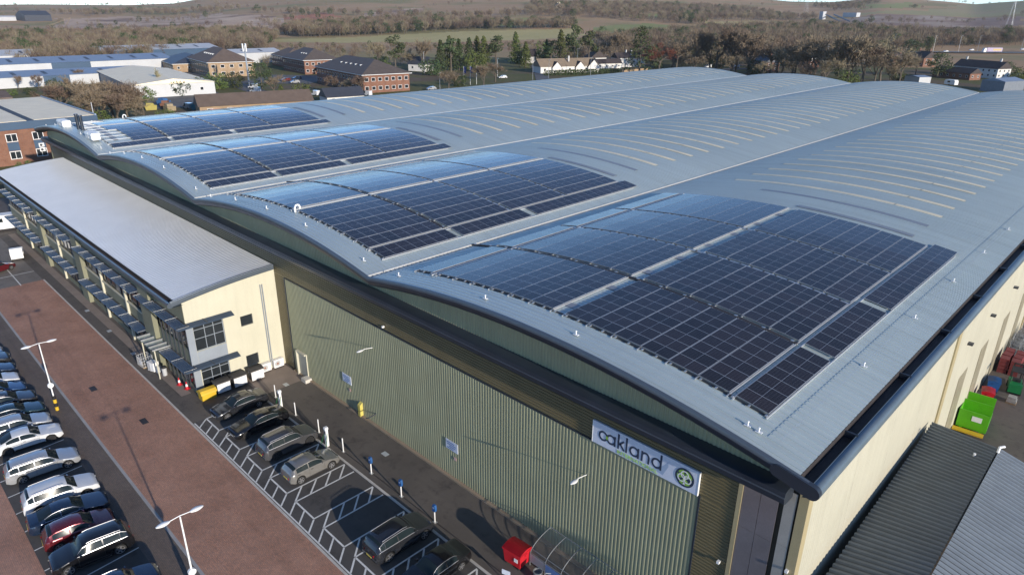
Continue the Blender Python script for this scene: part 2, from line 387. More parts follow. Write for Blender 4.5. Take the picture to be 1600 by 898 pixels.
# horizontal fascia blade across the front
blade = [(0, 12.72), (-.75, 12.76), (-1.02, 12.66), (-1.06, 12.38), (-1.0, 12.08), (-.8, 11.97), (0, 11.96)]
mb = MB(); mb.prism(blade, 0, -131.4, -8.42); wp(mb, 'fascia_blade', M['navy_trim'], 35)
mb = MB(); mb.box(-131.4, -8.43, -1.09, -1.03, 12.40, 12.46); wp(mb, 'fascia_bead', M['slate_trim'])
# glazed corner bay
mb = MB(); mb.box(-10.9, -10.68, -.1, .1, 0, 11.96); wp(mb, 'corner_trim', M['tan_clad'])
for xa, xb in ((-10.66, -9.82), (-9.80, -8.97)):
    for za in range(4): wp(MB().box(xa, xb, -.05, .0, za * 3.0, za * 3.0 + 2.985), 'glazing_panel', M['polycarb'])
mb = MB(); mb.box(-10.68, -8.1, .06, .12, 0, 12.6); wp(mb, 'corner_recess', M['dark_recess'])
for za in range(4): wp(MB().box(-8.72, -8.2, -.06, .0, za * 3.05, za * 3.05 + 3.035), 'glazing_panel', pm('pale_glazing', (.40, .39, .36), .3, .2, .1))
mb = MB(); mb.box(-8.1, XR, -.08, .5, 0, 13.1); wp(mb, 'corner_pilaster', M['tan_clad'])
# side walls, back wall
mb = MB()
k = 0; y = .5
while y < Y1 - .5:
    wd = 6.0; 
    mb.box(XR - .1, XR, y, min(y + wd - .02, Y1), 0, 13.12); y += wd
wp(mb, 'side_wall', M['cream_clad'])
mb = MB(); mb.box(XL, XL + .12, .01, Y1, 0, 13.3); wp(mb, 'side_wall', M['green_clad'])
mb = MB(); mb.box(XL, XR - .11, Y1 - .4, Y1 - .3, 0, 13.9); wp(mb, 'back_wall', M['green_clad'])
for y in (25.4, 61.5, 97.5): wp(MB().box(XR + .0015, XR + .1, y - .45, y + .45, 0, 13.1), 'pilaster', M['tan_clad'])
M['door_tan'] = pm('shutter_tan', (.30, .27, .19), .5, .1)
for y in (31.6, 38.6, 47.2, 55.8):
    d = wp(MB().box(XR - .05, XR + .02, y - 1.3, y + 1.3, 0, 6.2), 'loading_door', M['door_tan'])
    mb = MB()
    for k in range(24): mb.box(XR + .02, XR + .035, y - 1.28, y + 1.28, .1 + k * .25, .3 + k * .25)
    o = mb.build('shutter_slats', M['door_tan']); o.parent = d
for y in (29.8, 37.1, 45.8):
    wp(MB().box(XR, XR + .35, y - .22, y + .22, 9.35, 9.5), 'wall_floodlight', M['frame_dark'])
# personnel door in the green wall
wp(MB().box(-54.2, -52.8, -.14, -.06, .02, 2.45), 'side_door', pm('grey_door', (.30, .31, .28), .5))
mb = MB(); mb.box(-54.32, -54.2, -.34, -.06, .0, 2.6); mb.box(-52.8, -52.72, -.16, -.06, 0, 2.6); mb.box(-54.2, -52.8, -.3, -.06, 2.45, 2.6); wp(mb, 'door_frame', M['cream_render'])
# small blue-and-white wall notices
M['notice'] = pm('notice_white', (.62, .66, .74), .5); M['notice_blue'] = pm('notice_blue', (.10, .19, .42), .5)
for x in (-45.93, -32.2):
    n_ = wp(MB().box(x - .66, x + .66, -.13, -.09, 2.45, 3.25), 'wall_notice', M['notice'])
    mb = MB()
    for r_, (a, b_) in enumerate(((.55, .2), (.5, .35), (.3, .3), (.52, .1))): mb.box(x - a, x + b_ + .1, -.137, -.131, 3.02 - r_ * .16, 3.10 - r_ * .16)
    o = mb.build('notice_text', M['notice_blue']); o.parent = n_
    wp(MB().box(x + .2, x + .45, -.12, -.09, 1.75, 2.0), 'wall_notice', pm('notice_pink', (.6, .4, .36), .5))
# wall lamps on arms
for x, z in ((-41.7, 7.35), (-20.0, 6.9)):
    mb = MB(); mb.tube([(x, -.05, z), (x - .02, -.7, z + .12), (x - .02, -.95, z + .12)], .03, 6); a = wp(mb, 'lamp_arm', M['white'])
    mb = MB(); rows = []
    for u in np.linspace(0, 1, 7):
        r = .16 * math.sin(math.pi * (.12 + .8 * u)) ; rows.append([(x + r * math.cos(t), -.9 - .62 * u, z + .12 + r * .45 * math.sin(t)) for t in np.linspace(0, 2 * math.pi, 9)[:-1]])
    mb.grid(rows, 0, True); mb.poly(rows[0]); mb.poly(rows[-1]); wp(mb, 'lamp_head', M['white'], 60)
for x, z in ((-11.3, 6.2), (-39.9, 9.75), (-8.0, 7.9)): wp(MB().box(x - .07, x + .07, -.24, -.06, z, z + .14), 'wall_camera', M['white'])
# yellow duct box and low pipe on the wall
mb = MB(); mb.box(-44.2, -43.85, -.35, -.02, .05, 1.15); mb.prism([(-.35, 1.15), (-.02, 1.15), (-.02, 1.4)], 0, -44.2, -43.85); wp(mb, 'meter_box', pm('yellow_paint', (.60, .50, .12), .5))
wp(MB().tube([(-41.9, -.02, 1.15), (-41.9, -.8, 1.1), (-42.2, -.85, .95)], .05, 6), 'vent_pipe', M['frame_dark'])
wp(MB().box(-53.0, -52.2, -.75, -.1, .0, .35), 'door_step', M['kerb'])

# skylight strips over the barrels: the rear ones clear, those near the panels covered
for i in range(4):
    xc = (VX[i] + VX[i + 1]) / 2; k = 0; y = 2.75
    while y < Y1 - 3:
        cov = y < 41.5
        xa, xb = xc - 10.1, xc + 10.25
        if y > 33 and y < 37: xa, xb = xc + .3, xc + 10.2
        elif cov and y > 37: xa, xb = xc - 5.2, xc + 10.2
        for (p, q) in ([(xa, xb - 4.1), (xb - 4.0, xb)] if not cov else [(xa, xb - 8.0), (xb - 7.95, xb)]):
            if q - p < .5: continue
            xs = np.linspace(p, q, 9); hw = .34 if not cov else .30
            mb = MB(); mb.grid([[(x, y - hw, zb(x, i) + .02) for x in xs], [(x, y - hw, zb(x, i) + .062) for x in xs], [(x, y + hw, zb(x, i) + .062) for x in xs], [(x, y + hw, zb(x, i) + .02) for x in xs]])
            wp(mb, 'covered_skylight' if cov else 'skylight_strip', M['cover'] if cov else M['grill'])
        y += 4.08

# ---------------------------------------------------------------- solar arrays
PL, PW, PT = 1.735, 1.046, .04
def panel_mesh():
    mb = MB(); f = .022
    mb.box(-PL / 2, PL / 2, -PW / 2, PW / 2, -PT, -.004, 1)
    g = .010
    for a in ((-PL / 2, PL / 2, -PW / 2, -PW / 2 + g), (-PL / 2, PL / 2, PW / 2 - g, PW / 2), (-PL / 2, -PL / 2 + f, -PW / 2 + g, PW / 2 - g), (PL / 2 - f, PL / 2, -PW / 2 + g, PW / 2 - g)):
        x0, x1, y0, y1 = a; mb.poly([(x0, y0, 0), (x1, y0, 0), (x1, y1, 0), (x0, y1, 0)], 1)
    for x0, x1 in ((-PL / 2 + f, -.007), (.007, PL / 2 - f)): mb.poly([(x0, -PW / 2 + g, -.001), (x1, -PW / 2 + g, -.001), (x1, PW / 2 - g, -.001), (x0, PW / 2 - g, -.001)], 0)
    mb.poly([(-.007, -PW / 2 + g, 0), (.007, -PW / 2 + g, 0), (.007, PW / 2 - g, 0), (-.007, PW / 2 - g, 0)], 1)
    me = bpy.data.meshes.new('solar_panel'); me.from_pydata(mb.v, [], mb.f)
    me.materials.append(M['solar']); me.materials.append(M['alu']); me.polygons.foreach_set('material_index', mb.m); me.update(); return me
PME = panel_mesh()
cols = [-11.50 - .0]
cols = [-1.58 - 0 - .88] ; cols = [(-10.65 - 1.735 / 2) + 9.05]
cols += [(-12.70 - 1.77 * (k + .5)) + 9.05 for k in range(6)]
cols += [(-24.27 - 1.77 * (k + .5)) + 9.05 for k in range(6)]
cols += [(-35.55 - 1.735 / 2) + 9.05]
segA = [(1.42, 7), (9.45, 7), (17.35, 7), (25.25, 8)]
segB = [(1.42, 7), (9.45, 8), (18.75, 15)]
names = {0: 'nearest solar array, on the roof barrel beside the cream side wall', 1: 'solar array on the second roof barrel from the cream wall',
         2: 'solar array on the third roof barrel from the cream wall, beside the white valley line', 3: 'farthest solar array, at the left end of the roof beside white boxes'}
for i in range(4):
    xc = (VX[i] + VX[i + 1]) / 2
    arr = thing('solar_array', names[i], 'solar panels', (xc, 1.4, zb(xc, i)), 0, 'rooftop solar arrays')
    allp = []
    for ci, cx in enumerate(cols):
        for ys, n in (segB if ci == 0 else segA):
            for r_ in range(n):
                y = ys + (r_ + .5) * 1.06; x = VX[i] + cx
                if i == 3 and ci > 6 + 2 and ys < 2 and r_ < 4: continue
                if i == 3 and 0 < ci <= 8 and r_ < 3 - (ci > 4) and ys < 2: continue
                allp.append((y * .6 - x, x, y))
    allp.sort(key=lambda p: (p[1] - 0) ** 2 + (p[2] + 27) ** 2)
    lim = 300 if i < 2 else 200
    for _, x, y in allp[:lim]:
        o = link('solar_panel', PME); o.location = (x + random.uniform(-.004, .004), y, zb(x, i) + .17); o.rotation_euler = (random.uniform(-.004, .004), slope(x, i) + random.uniform(-.004, .004), 0); wpart(o, arr)
    if len(allp) > lim:
        vv, ff, mm = [], [], []
        bv = np.array([v.co[:] for v in PME.vertices]); bf = [tuple(p.vertices) for p in PME.polygons]; bmi = [p.material_index for p in PME.polygons]
        for _, x, y in allp[lim:]:
            a = slope(x, i); n0 = len(vv)
            rx = bv[:, 0] * math.cos(a) + bv[:, 2] * math.sin(a); rzz = -bv[:, 0] * math.sin(a) + bv[:, 2] * math.cos(a)
            vv += np.stack([rx + x, bv[:, 1] + y, rzz + zb(x, i) + .17], 1).tolist(); ff += [tuple(n0 + k for k in f) for f in bf]; mm += bmi
        me = bpy.data.meshes.new('solar_panels'); me.from_pydata(vv, [], ff); me.materials.append(pm('solar_cells_far', (.03, .03, .036), .16, 0, .1, .3, 0)); me.materials.append(M['alu']); me.polygons.foreach_set('material_index', mm); me.update()
        wpart(tag(link('solar_panels', me), None, None, None, 'stuff'), arr)
    # mounting rails between the columns, cable trays across, clips on the front edge
    edges = [-12.70 - 1.77 * k for k in range(7)] + [-24.27 - 1.77 * k for k in range(7)] + [-10.62, -12.40, -35.53, -37.3]
    for ex in edges:
        x = VX[i] + ex + 9.05; mb = MB(); z = zb(x, i); mb.box(x - .03, x + .03, 1.1, 33.9, z + .03, z + .11); wpart(mb.build('rail', M['alu']), arr)
    for j, y in enumerate((9.15, 17.05, 24.95)):
        xa, xb = (VX[i + 1] - .2, VX[i] - 3.6) if j == 0 else (VX[i] - 28.4, VX[i] - 3.6)
        xs = np.linspace(xa, xb, 16)
        mb = MB(); mb.grid([[(x, y - .13, zb(x, i) + .04) for x in xs], [(x, y - .13, zb(x, i) + .13) for x in xs], [(x, y + .1, zb(x, i) + .13) for x in xs], [(x, y + .1, zb(x, i) + .04) for x in xs]]); wpart(mb.build('cable_tray', M['gutter_dark'] if j == 0 else M['galv']), arr)
        mb = MB()
        for x in np.arange(xa + .4, xb, .88 if j else 1.77): z = zb(x, i) + .13; mb.box(x - (.1 if j == 0 else .05), x + (.1 if j == 0 else .05), y - .1, y + .08, z + .004, z + .03)
        wpart(tag(mb.build('tray_clips', M['galv'] if j == 0 else M['gutter_dark']), None, None, None, 'stuff'), arr)
    mb = MB(); y = 1.32
    xs = np.linspace(VX[i] - 28.3, VX[i] - 1.6, 16); mb.grid([[(x, y, zb(x, i) + .03) for x in xs], [(x, y, zb(x, i) + .11) for x in xs], [(x, y + .06, zb(x, i) + .11) for x in xs], [(x, y + .06, zb(x, i) + .03) for x in xs]]); wpart(mb.build('front_skirt', M['frame_dark']), arr)
    mb = MB()
    for x in np.arange(VX[i] - 28.2, VX[i] - 1.6, .885): z = zb(x, i) + .12; mb.box(x - .05, x + .05, 1.16, 1.33, z - .02, z + .035)
    wpart(tag(mb.build('edge_clips', M['galv']), None, None, None, 'stuff'), arr)
    # pale conduit along the left strip
    for ex in ((-35.2,) if i == 0 else (-22.85 - 1.1, )):
        x = VX[i] + ex + 9.05; z = zb(x, i); mb = MB(); mb.box(x - .06, x + .06, 1.0, 34.0, z + .05, z + .14); wpart(mb.build('cable_trunking', M['gutter']), arr)

# roof safety posts, and a thin line between those along the right eave
def roof_post(x, y, i):
    mb = MB(); mb.box(x - .16, x + .16, y - .09, y + .09, zb(x, i) + .045, zb(x, i) + .075); mb.tube([(x, y, zb(x, i) + .05), (x, y, zb(x, i) + .24)], [.04, .03], 8); mb.tube([(x, y, zb(x, i) + .24), (x, y, zb(x, i) + .30)], [.06, .05], 8)
    return mb
pts = [(-9.05 - 30.65 * i + dx, -.1, i) for i in range(4) for dx in ((-29.3, -23.5, -17.2, -10.5, -2.2) if i else (-28.5, -19.5, -12.2, -1.9, -1.35))]
pts += [(-9.35, 1.3 + 9 * k, 0) for k in range(1, 14)]
for (x, y, i) in pts: wp(roof_post(x, y, i), 'roof_anchor', M['white'], 50)
mb = MB(); mb.tube([(-9.35, -.1, zb(-9.35, 0) + .3), (-9.35, 118, zb(-9.35, 0) + .3)], .012, 5); wp(mb, 'safety_line', M['galv'])
# roof fans at the far end, two dark flues
for (x, y, i, lab) in ((-120.0, .1, 3, 'white twin roof fan box beside the two dark flues'), (-107.8, .4, 3, 'white roof fan box at the front corner of the farthest solar array')):
    t = thing('roof_fan', lab, 'roof fan', (x, y, zb(x, i)), 0, 'white roof fans')
    for dx in (-.75, .75):
        b_ = MB().box(dx - .65, dx + .65, -.55, .55, .15, .7).build('fan_casing', M['white'], t)
        mb = MB(); mb.prism([(-.62, .7), (.62, .7), (.5, 1.0), (-.5, 1.0)], 0, dx - .7, dx + .7); mb.build('fan_hood', M['white'], b_)
    MB().box(-1.5, 1.5, -.5, .5, .03, .15).build('fan_base', M['galv'], t)
for k, (x, y) in enumerate(((-115.6, .8), (-114.0, .9))):
    z = zb(x, 3); mb = MB(); mb.tube([(0, 0, 0), (0, 0, 2.0)], .22, 10); mb.tube([(0, 0, 2.0), (0, 0, 2.15)], [.3, .26], 10)
    tag(mb.build('roof_flue', M['navy_trim'], None, 50, (x, y, z)), ('left' if k == 0 else 'right') + ' one of two dark round flues beside the white roof fan', 'flue', 'dark roof flues')
for (x, y, i, lab) in ((-54.0, 1.1, 1, 'white swan neck cable entry at the front of the second roof barrel'), (-124.3, 9.5, 3, 'white swan neck cable entry on the far left roof edge above the dark shrubs')):
    z = zb(x, i); mb = MB(); mb.tube([(0, 0, 0)] + [(0, .24 - .24 * math.cos(t), .38 + .24 * math.sin(t)) for t in np.linspace(0, math.pi, 8)] + [(0, .48, .25)], .09, 8)
    tag(mb.build('swan_neck', M['white'], None, 60, (x, y, z + .05)), lab, 'roof vent', 'swan neck cable entries')
# ---------------------------------------------------------------- office block in front of the warehouse
of = thing('office_building', 'two storey cream office block with pale grey roof attached to the warehouse front', 'office building', (-90, -4, 0))
def op(mb, name, mat, smooth=None): return wpart(mb.build(name, mat, None, smooth), of)
def sub(mb, name, mat, par, root, smooth=None):
    o = mb.build(name, mat, None, smooth); o.parent = par; return o
OX0, OX1, OY0 = -124.2, -57.24, -8.55
def orz(y): u = (y + 9.6) / 9.55; return 9.32 + 1.0 * u + .16 * math.sin(math.pi * u)
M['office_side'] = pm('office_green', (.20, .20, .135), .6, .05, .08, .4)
# roof: seams run up the slope
ys = np.linspace(-9.15, -.12, 9); pts = []; x = OX0 - .3
while x < OX1 + .1:
    pts += [(x, 0), (x + .34, 0), (x + .355, .02), (x + .39, .02)]; x += .4
mb = MB(); mb.grid([[(px, y, orz(y) + h) for y in ys] for px, h in pts]); op(mb, 'roof', M['office_roof'])
mb = MB(); mb.box(OX0 - .3, OX1 + .1, -9.5, -9.16, 9.02, 9.06); mb.box(OX0 - .3, OX1 + .1, -9.19, -9.155, 9.03, 9.34); op(mb, 'gutter', pm('gutter_brown', (.06, .045, .038), .6))
nose = [(-9.46, 9.25)] + [(-9.52 + .12 * math.cos(t), 9.06 + .24 * math.sin(t)) for t in np.linspace(1.6, 4.7, 10)] + [(-9.3, 8.80), (-8.5, 8.8)]
mb = MB(); mb.grid([[(x, y, z) for y, z in nose] for x in (OX0 - .3, OX1 + .16)]); op(mb, 'front_fascia', pm('office_fascia', (.13, .17, .21), .3, .25), 40)
ysv = np.linspace(-9.5, -.1, 12)
mb = MB(); mb.grid([[(OX1 + .17, y, orz(y) + .05) for y in ysv], [(OX1 + .20, y, orz(y) - .02) for y in ysv], [(OX1 + .20, y, orz(y) - .46) for y in ysv], [(OX1 + .0, y, orz(y) - .5) for y in ysv]])
mb.grid([[(OX1 + .09, y, orz(y) + .05) for y in ysv], [(OX1 + .17, y, orz(y) + .05) for y in ysv]])
mb.disc((OX1 + .165, -9.52, 9.04), .25, 0, 16); op(mb, 'gable_trim', M['slate_trim'], 40)
mb = MB(); mb.grid([[(OX0 - .32, y, orz(y) + .05) for y in ysv], [(OX0 - .32, y, orz(y) - .46) for y in ysv]]); op(mb, 'gable_trim', M['slate_trim'])
# end wall with openings (built from strips round the windows)
wins = [(-8.0, -5.35, 4.1, 6.78), (-7.95, -5.4, .12, 2.65), (-3.8, -2.65, 5.15, 6.15), (-3.8, -2.62, 1.05, 2.14)]
yb = sorted({OY0, -.02, *[a for w_ in wins for a in w_[:2]]}); 
mb = MB()
for a, b_ in zip(yb[:-1], yb[1:]):
    mid = (a + b_) / 2; holes = sorted([(w_[2], w_[3]) for w_ in wins if w_[0] < mid < w_[1]]); z = 0
    for h0, h1 in holes + [(None, None)]:
        if h0 is None: 
            n_ = 4
            for k in range(n_):
                p = a + (b_ - a) * k / n_; q = a + (b_ - a) * (k + 1) / n_
                mb.poly([(OX1, p, z), (OX1, q, z), (OX1, q, orz(q) - .45), (OX1, p, orz(p) - .45)])
        else: mb.poly([(OX1, a, z), (OX1, b_, z), (OX1, b_, h0), (OX1, a, h0)]); z = h1
for (a, b_, z0, z1) in wins:
    for q in ([(a, z0), (a, z1)], [(b_, z0), (b_, z1)], [(a, z0), (b_, z0)], [(a, z1), (b_, z1)]):
        (p0, s0), (p1, s1) = q; mb.poly([(OX1, p0, s0), (OX1, p1, s1), (OX1 - .2, p1, s1), (OX1 - .2, p0, s0)])
op(mb, 'end_wall', M['cream_render'])
for k, (a, b_, z0, z1) in enumerate(wins):
    g = op(MB().box(OX1 - .2, OX1 - .17, a, b_, z0, z1), 'window', M['glass']); big = k < 2
    mb = MB(); f = .05
    for y in ([a, a + (b_ - a) * .36, a + (b_ - a) * .66, b_ - f] if big else [a, b_ - f]): mb.box(OX1 - .168, OX1 - .12, y, y + f, z0, z1)
    for z in ([z0, z0 + (z1 - z0) * .42, z0 + (z1 - z0) * .74, z1 - f] if big else [z0, z1 - f]): mb.box(OX1 - .166, OX1 - .125, a, b_, z, z + f)
    sub(mb, 'window_frame', M['frame_grey'] if big else M['frame_dark'], g, of)
# grey corner column and spandrel between the two big windows
mb = MB(); mb.box(OX1 - .1, OX1 + .03, -8.62, -8.02, 0, 6.95); op(mb, 'corner_panel', M['frame_grey'])
mb = MB(); mb.box(OX1 - .1, OX1 + .02, -8.0, -5.36, 2.68, 4.08); op(mb, 'spandrel_panel', M['frame_grey'])
mb = MB()
for y in (-1.56, -1.38): mb.tube([(OX1 + .08, y, .4), (OX1 + .08, y, 8.7)], .05, 6)
op(mb, 'downpipe', M['frame_grey'])
# front wall: glazing bands between projecting piers
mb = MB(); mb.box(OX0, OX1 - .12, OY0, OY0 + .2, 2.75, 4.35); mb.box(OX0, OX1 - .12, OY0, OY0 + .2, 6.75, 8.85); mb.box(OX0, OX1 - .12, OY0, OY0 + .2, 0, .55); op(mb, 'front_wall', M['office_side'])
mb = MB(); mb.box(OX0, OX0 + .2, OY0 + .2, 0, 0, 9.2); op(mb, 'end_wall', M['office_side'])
mb = MB(); mb.box(OX0, -66.6, OY0 - .14, OY0 + .02, 4.35, 4.47); op(mb, 'window_ledge', M['cream_render'])
x = OX0 + .3; k = 0
M['blind'] = pm('drawn_blind', (.30, .25, .2), .7)
while x < -58.3:
    for z0, z1 in ((.58, 2.72), (4.5, 6.72)):
        g = op(MB().box(x + .04, x + 1.55, OY0 + .1, OY0 + .13, z0, z1), 'window', M['glass'] if (k * 7) % 5 else M['blind'])
        mb = MB(); mb.box(x - .02, x + .05, OY0 + .03, OY0 + .12, z0, z1); mb.box(x + .05, x + 1.55, OY0 + .04, OY0 + .1, z0 + (z1 - z0) * .62, z0 + (z1 - z0) * .62 + .05)
        sub(mb, 'window_frame', M['frame_dark'], g, of)
    x += 1.58; k += 1
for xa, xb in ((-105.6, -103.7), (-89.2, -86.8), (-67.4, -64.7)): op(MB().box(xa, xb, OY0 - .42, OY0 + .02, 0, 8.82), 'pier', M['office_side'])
for xa in (-114.2, -97.5, -80.8, -73.0):
    op(MB().box(xa - .16, xa + .16, OY0 - .2, OY0 + .01, 0, 6.7), 'mullion_pier', M['cream_render'])
# brise-soleil: blue-grey blades on pale arms
M['blade'] = pm('louvre_blade', (.06, .085, .12), .45, .2, .08, 1.)
def brise(xa, xb, z, yo=-9.55, n=5):
    root = op(MB().box(xa, xb, OY0 - .05, OY0 + .03, z - .05, z + .05), 'sunshade', M['frame_dark'])
    mb = MB()
    for k in range(n):
        y = OY0 - .16 - k * (abs(yo - OY0) - .12) / (n - .5)
        mb.prism([(y, z + .04), (y - .02, z + .05), (y - .12, z - .02), (y - .10, z - .03)], 0, xa, xb)
    tag(sub(mb, 'louvre_blades', M['blade'], root, of), None, None, None, 'stuff')
    x = xa + .1; 
    while x < xb:
        sub(MB().box(x, x + .045, yo - .04, OY0, z + .06, z + .1), 'support_arm', M['galv'], root, of); x += (xb - xa - .2) / max(1, round((xb - xa) / 2.7))
for xa, xb in ((-123.0, -106), (-103.9, -89.4), (-86.6, -67.6), (-66.9, OX1 + .9)): brise(xa, xb, 7.0)
for xa, xb in ((-123.5, -105.7), (-103.3, -89.3), (-86.8, -67.5), (-62.2, OX1 + .9)): brise(xa, xb, 2.95, -9.62, 6)
# sunshades on the end wall
for z in (6.98, 2.9):
    root = op(MB().box(OX1, OX1 + .08, -8.6, -4.7, z - .04, z + .04), 'sunshade', M['frame_dark']); mb = MB()
    for k in range(5): mb.prism([(OX1 + .12 + k * .19, z + .07), (OX1 + .15 + k * .19, z + .07), (OX1 + .29 + k * .19, z - .04), (OX1 + .26 + k * .19, z - .05)], 1, -9.55 + (0 if k < 4 else .0), -4.55 - k * .03)
    tag(sub(mb, 'louvre_blades', M['blade'], root, of), None, None, None, 'stuff')
    sub(MB().box(OX1 + .1, OX1 + 1.06, -7.1, -7.04, z + .03, z + .1), 'support_arm', M['frame_dark'], root, of)
# glass entrance canopy: pale beams with cantilever glass
mb = MB(); mb.box(-66.3, -62.4, -10.1, -8.6, 2.98, 3.0)
M['canopy_glass'] = pm('canopy_glass', (.20, .27, .26), .08, 0, .1); 
can = op(mb, 'entrance_canopy', M['canopy_glass'])
for x in (-66.3, -65.3, -64.3, -63.3, -62.4): sub(MB().box(x - .06, x + .06, -10.15, -8.5, 3.02, 3.16), 'canopy_beam', M['galv'], can, of)
for x in (-65.9, -62.6): sub(MB().tube([(x, -9.9, 0), (x, -9.9, 3.0)], .06, 8), 'canopy_post', M['cream_render'], can, of)
for x in (-63.6, -62.6, -61.6, -60.6, -59.6, -58.6): op(MB().box(x - .03, x + .03, -8.63, -8.55, 0, 6.9), 'curtain_wall_mullion', M['frame_dark'])

# ---------------------------------------------------------------- rooftop name board on the front
sg = thing('name_board', 'white sign board with dark oakland lettering and green ringed emblem on the facade', 'sign', (-16.28, -.02, 9.5))
M['sign_white'] = pm('sign_white', (.62, .66, .76), .4, 0, .03, 1.); M['sign_navy'] = pm('sign_navy', (.025, .045, .085), .4); M['sign_green'] = pm('sign_green', (.25, .46, .07), .4); M['sign_pale'] = pm('sign_pale_blue', (.36, .46, .62), .4)
SW, SH = 6.72, 1.42
MB().box(-SW / 2, SW / 2, -.16, -.04, 0, SH).build('board', M['sign_white'], sg)
mb = MB(); mb.box(SW / 2 + .001, SW / 2 + .03, -.175, -.04, -.01, SH + .01); mb.box(-SW / 2 - .03, -SW / 2 - .001, -.175, -.04, -.01, SH + .01); mb.build('board_edge', M['white'], sg)
def ring(mb, cx, cz, ro, ri, y, a0=0, a1=360, n=28, d=.012):
    A = [R(a0 + (a1 - a0) * k / n) for k in range(n + 1)]
    mb.grid([[(cx + r * math.cos(t), yy, cz + r * math.sin(t)) for r, yy in ((ro, y + d), (ro, y), (ri, y), (ri, y + d))] for t in A])
YS = -.175; th = .115
def bar(mb, x0, z0, x1, z1, wd=th, y=YS):
    a = Vector((x0, 0, z0)); b_ = Vector((x1, 0, z1)); dd = (b_ - a).normalized(); n = Vector((-dd.z, 0, dd.x)) * wd / 2
    q = [a - n, b_ - n, b_ + n, a + n]; mb.poly([(p.x, y - .0005, p.z) for p in q]); mb.poly([(p.x, y + .012, p.z) for p in q])
    for k in range(4): p, s_ = q[k], q[(k + 1) % 4]; mb.poly([(p.x, y, p.z), (s_.x, y, s_.z), (s_.x, y + .012, s_.z), (p.x, y + .012, p.z)])
ro = .32; ri = ro - th; zc = .70
def letter(ch, x):
    mb = MB()
    if ch in 'oad': ring(mb, x + ro, zc, ro, ri, YS)
    if ch == 'a': bar(mb, x + 2 * ro - th / 2, zc - ro, x + 2 * ro - th / 2, zc + ro); w_ = 2 * ro
    if ch == 'o': w_ = 2 * ro
    if ch == 'd': bar(mb, x + 2 * ro - th / 2, zc - ro, x + 2 * ro - th / 2, zc + .62); w_ = 2 * ro
    if ch == 'l': bar(mb, x + th / 2, zc - ro, x + th / 2, zc + .62); w_ = th
    if ch == 'k': bar(mb, x + th / 2, zc - ro, x + th / 2, zc + .62); bar(mb, x + th, zc - .02, x + .42, zc + ro - .03); bar(mb, x + .17, zc + .05, x + .46, zc - ro + .03); w_ = .48
    if ch == 'n': bar(mb, x + th / 2, zc - ro, x + th / 2, zc + ro); ring(mb, x + .27, zc + ro - .27, .27, .27 - th, YS - .001, 0, 180); bar(mb, x + .54 - th / 2, zc - ro, x + .54 - th / 2, zc + ro - .27); w_ = .54
    mb.build('letter', M['sign_navy'], sg); return w_
x = -SW / 2 + .42
for ch, gap in (('o', -.10), ('a', .12), ('k', .06), ('l', .13), ('a', .13), ('n', .11), ('d', 0)): x += letter(ch, x) + gap
XW = x
mb = MB(); mb.disc((-SW / 2 + .42 + 2 * ro - .05, -.186, zc), .075, 1, 14, 0, .12); mb.build('letter_overlap', M['sign_green'], sg)
def text_mesh(body, size, mat, name, parent, loc, rot=(R(90), 0, 0), sx=1):
    cu = bpy.data.curves.new(name, 'FONT'); cu.body = body; cu.size = size; cu.extrude = .004; cu.resolution_u = 3
    o = bpy.data.objects.new(name, cu); COL.objects.link(o); dg = bpy.context.evaluated_depsgraph_get(); me = bpy.data.meshes.new_from_object(o.evaluated_get(dg)); bpy.data.objects.remove(o)
    me.materials.clear(); me.materials.append(mat); q = link(name, me, parent); q.location = loc; q.rotation_euler = rot; q.scale.x = sx; return q
wd_txt = 2.6
text_mesh('INTERNATIONAL', .33, pm('sign_lime', (.40, .68, .07), .4), 'lettering', sg, (XW - 2.85, -.174, .07), sx=1.03)
mb = MB(); mb.poly([(XW - .5, -.163, .30), (XW + .1, -.163, .16), (XW + .4, -.163, .85), (XW + .35, -.163, 1.12), (XW + .08, -.163, .75)]); mb.build('swoosh', M['sign_pale'], sg)
ex, ez = SW / 2 - .78, .70
mb = MB(); mb.disc((ex, -.178, ez), .55, 1, 36); mb.build('emblem_disc', M['sign_navy'], sg)
mb = MB()
for a0, a1 in ((10, 80), (100, 150), (-80, -40), (-130, -100), (165, 200)):
    A = [R(a0 + (a1 - a0) * k / 8) for k in range(9)]; mb.poly([(ex, -.181, ez)] + [(ex + .45 * math.cos(t), -.181, ez + .45 * math.sin(t)) for t in A])
mb.build('emblem_leaves', M['sign_green'], sg)
mb = MB()
for dx, dz in ((0, .17), (-.17, -.06), (.17, -.06)): ring(mb, ex + dx, ez + dz, .235, .175, -.187 - dx * .003, d=.004)
mb.poly([(ex - .07, -.186, ez - .42), (ex + .07, -.186, ez - .42), (ex + .035, -.186, ez - .27), (ex - .035, -.186, ez - .27)]); mb.build('emblem_rings', M['white'], sg)
# ---------------------------------------------------------------- parked cars
M['car_glass'] = pm('car_glass', (.014, .022, .025), .07, 0, .1, .6, 0); M['car_glass'].node_tree.nodes['Principled BSDF'].inputs['Specular IOR Level'].default_value = .22
M['tyre'] = pm('tyre_rubber', (.014, .014, .014), .8, 0, .2, 3.)
M['rim'] = pm('wheel_rim', (.45, .45, .46), .3, .8, .1, 5., obj=True)
M['rim_dark'] = pm('wheel_rim_dark', (.05, .05, .055), .3, .6, .1, 5., obj=True)
M['trim_black'] = pm('plastic_trim', (.02, .02, .022), .5, 0, .15, 3.)
M['chrome'] = pm('chrome', (.40, .40, .42), .32, .7, .04, 3.)
M['head'] = pm('headlamp', (.55, .57, .6), .1, .3, .1, 4.); M['tail'] = pm('tail_lamp', (.38, .012, .015), .15, 0, .1, 4.)
M['plate_y'] = pm('plate_yellow', (.6, .46, .08), .5); M['plate_w'] = pm('plate_white', (.6, .6, .58), .5)
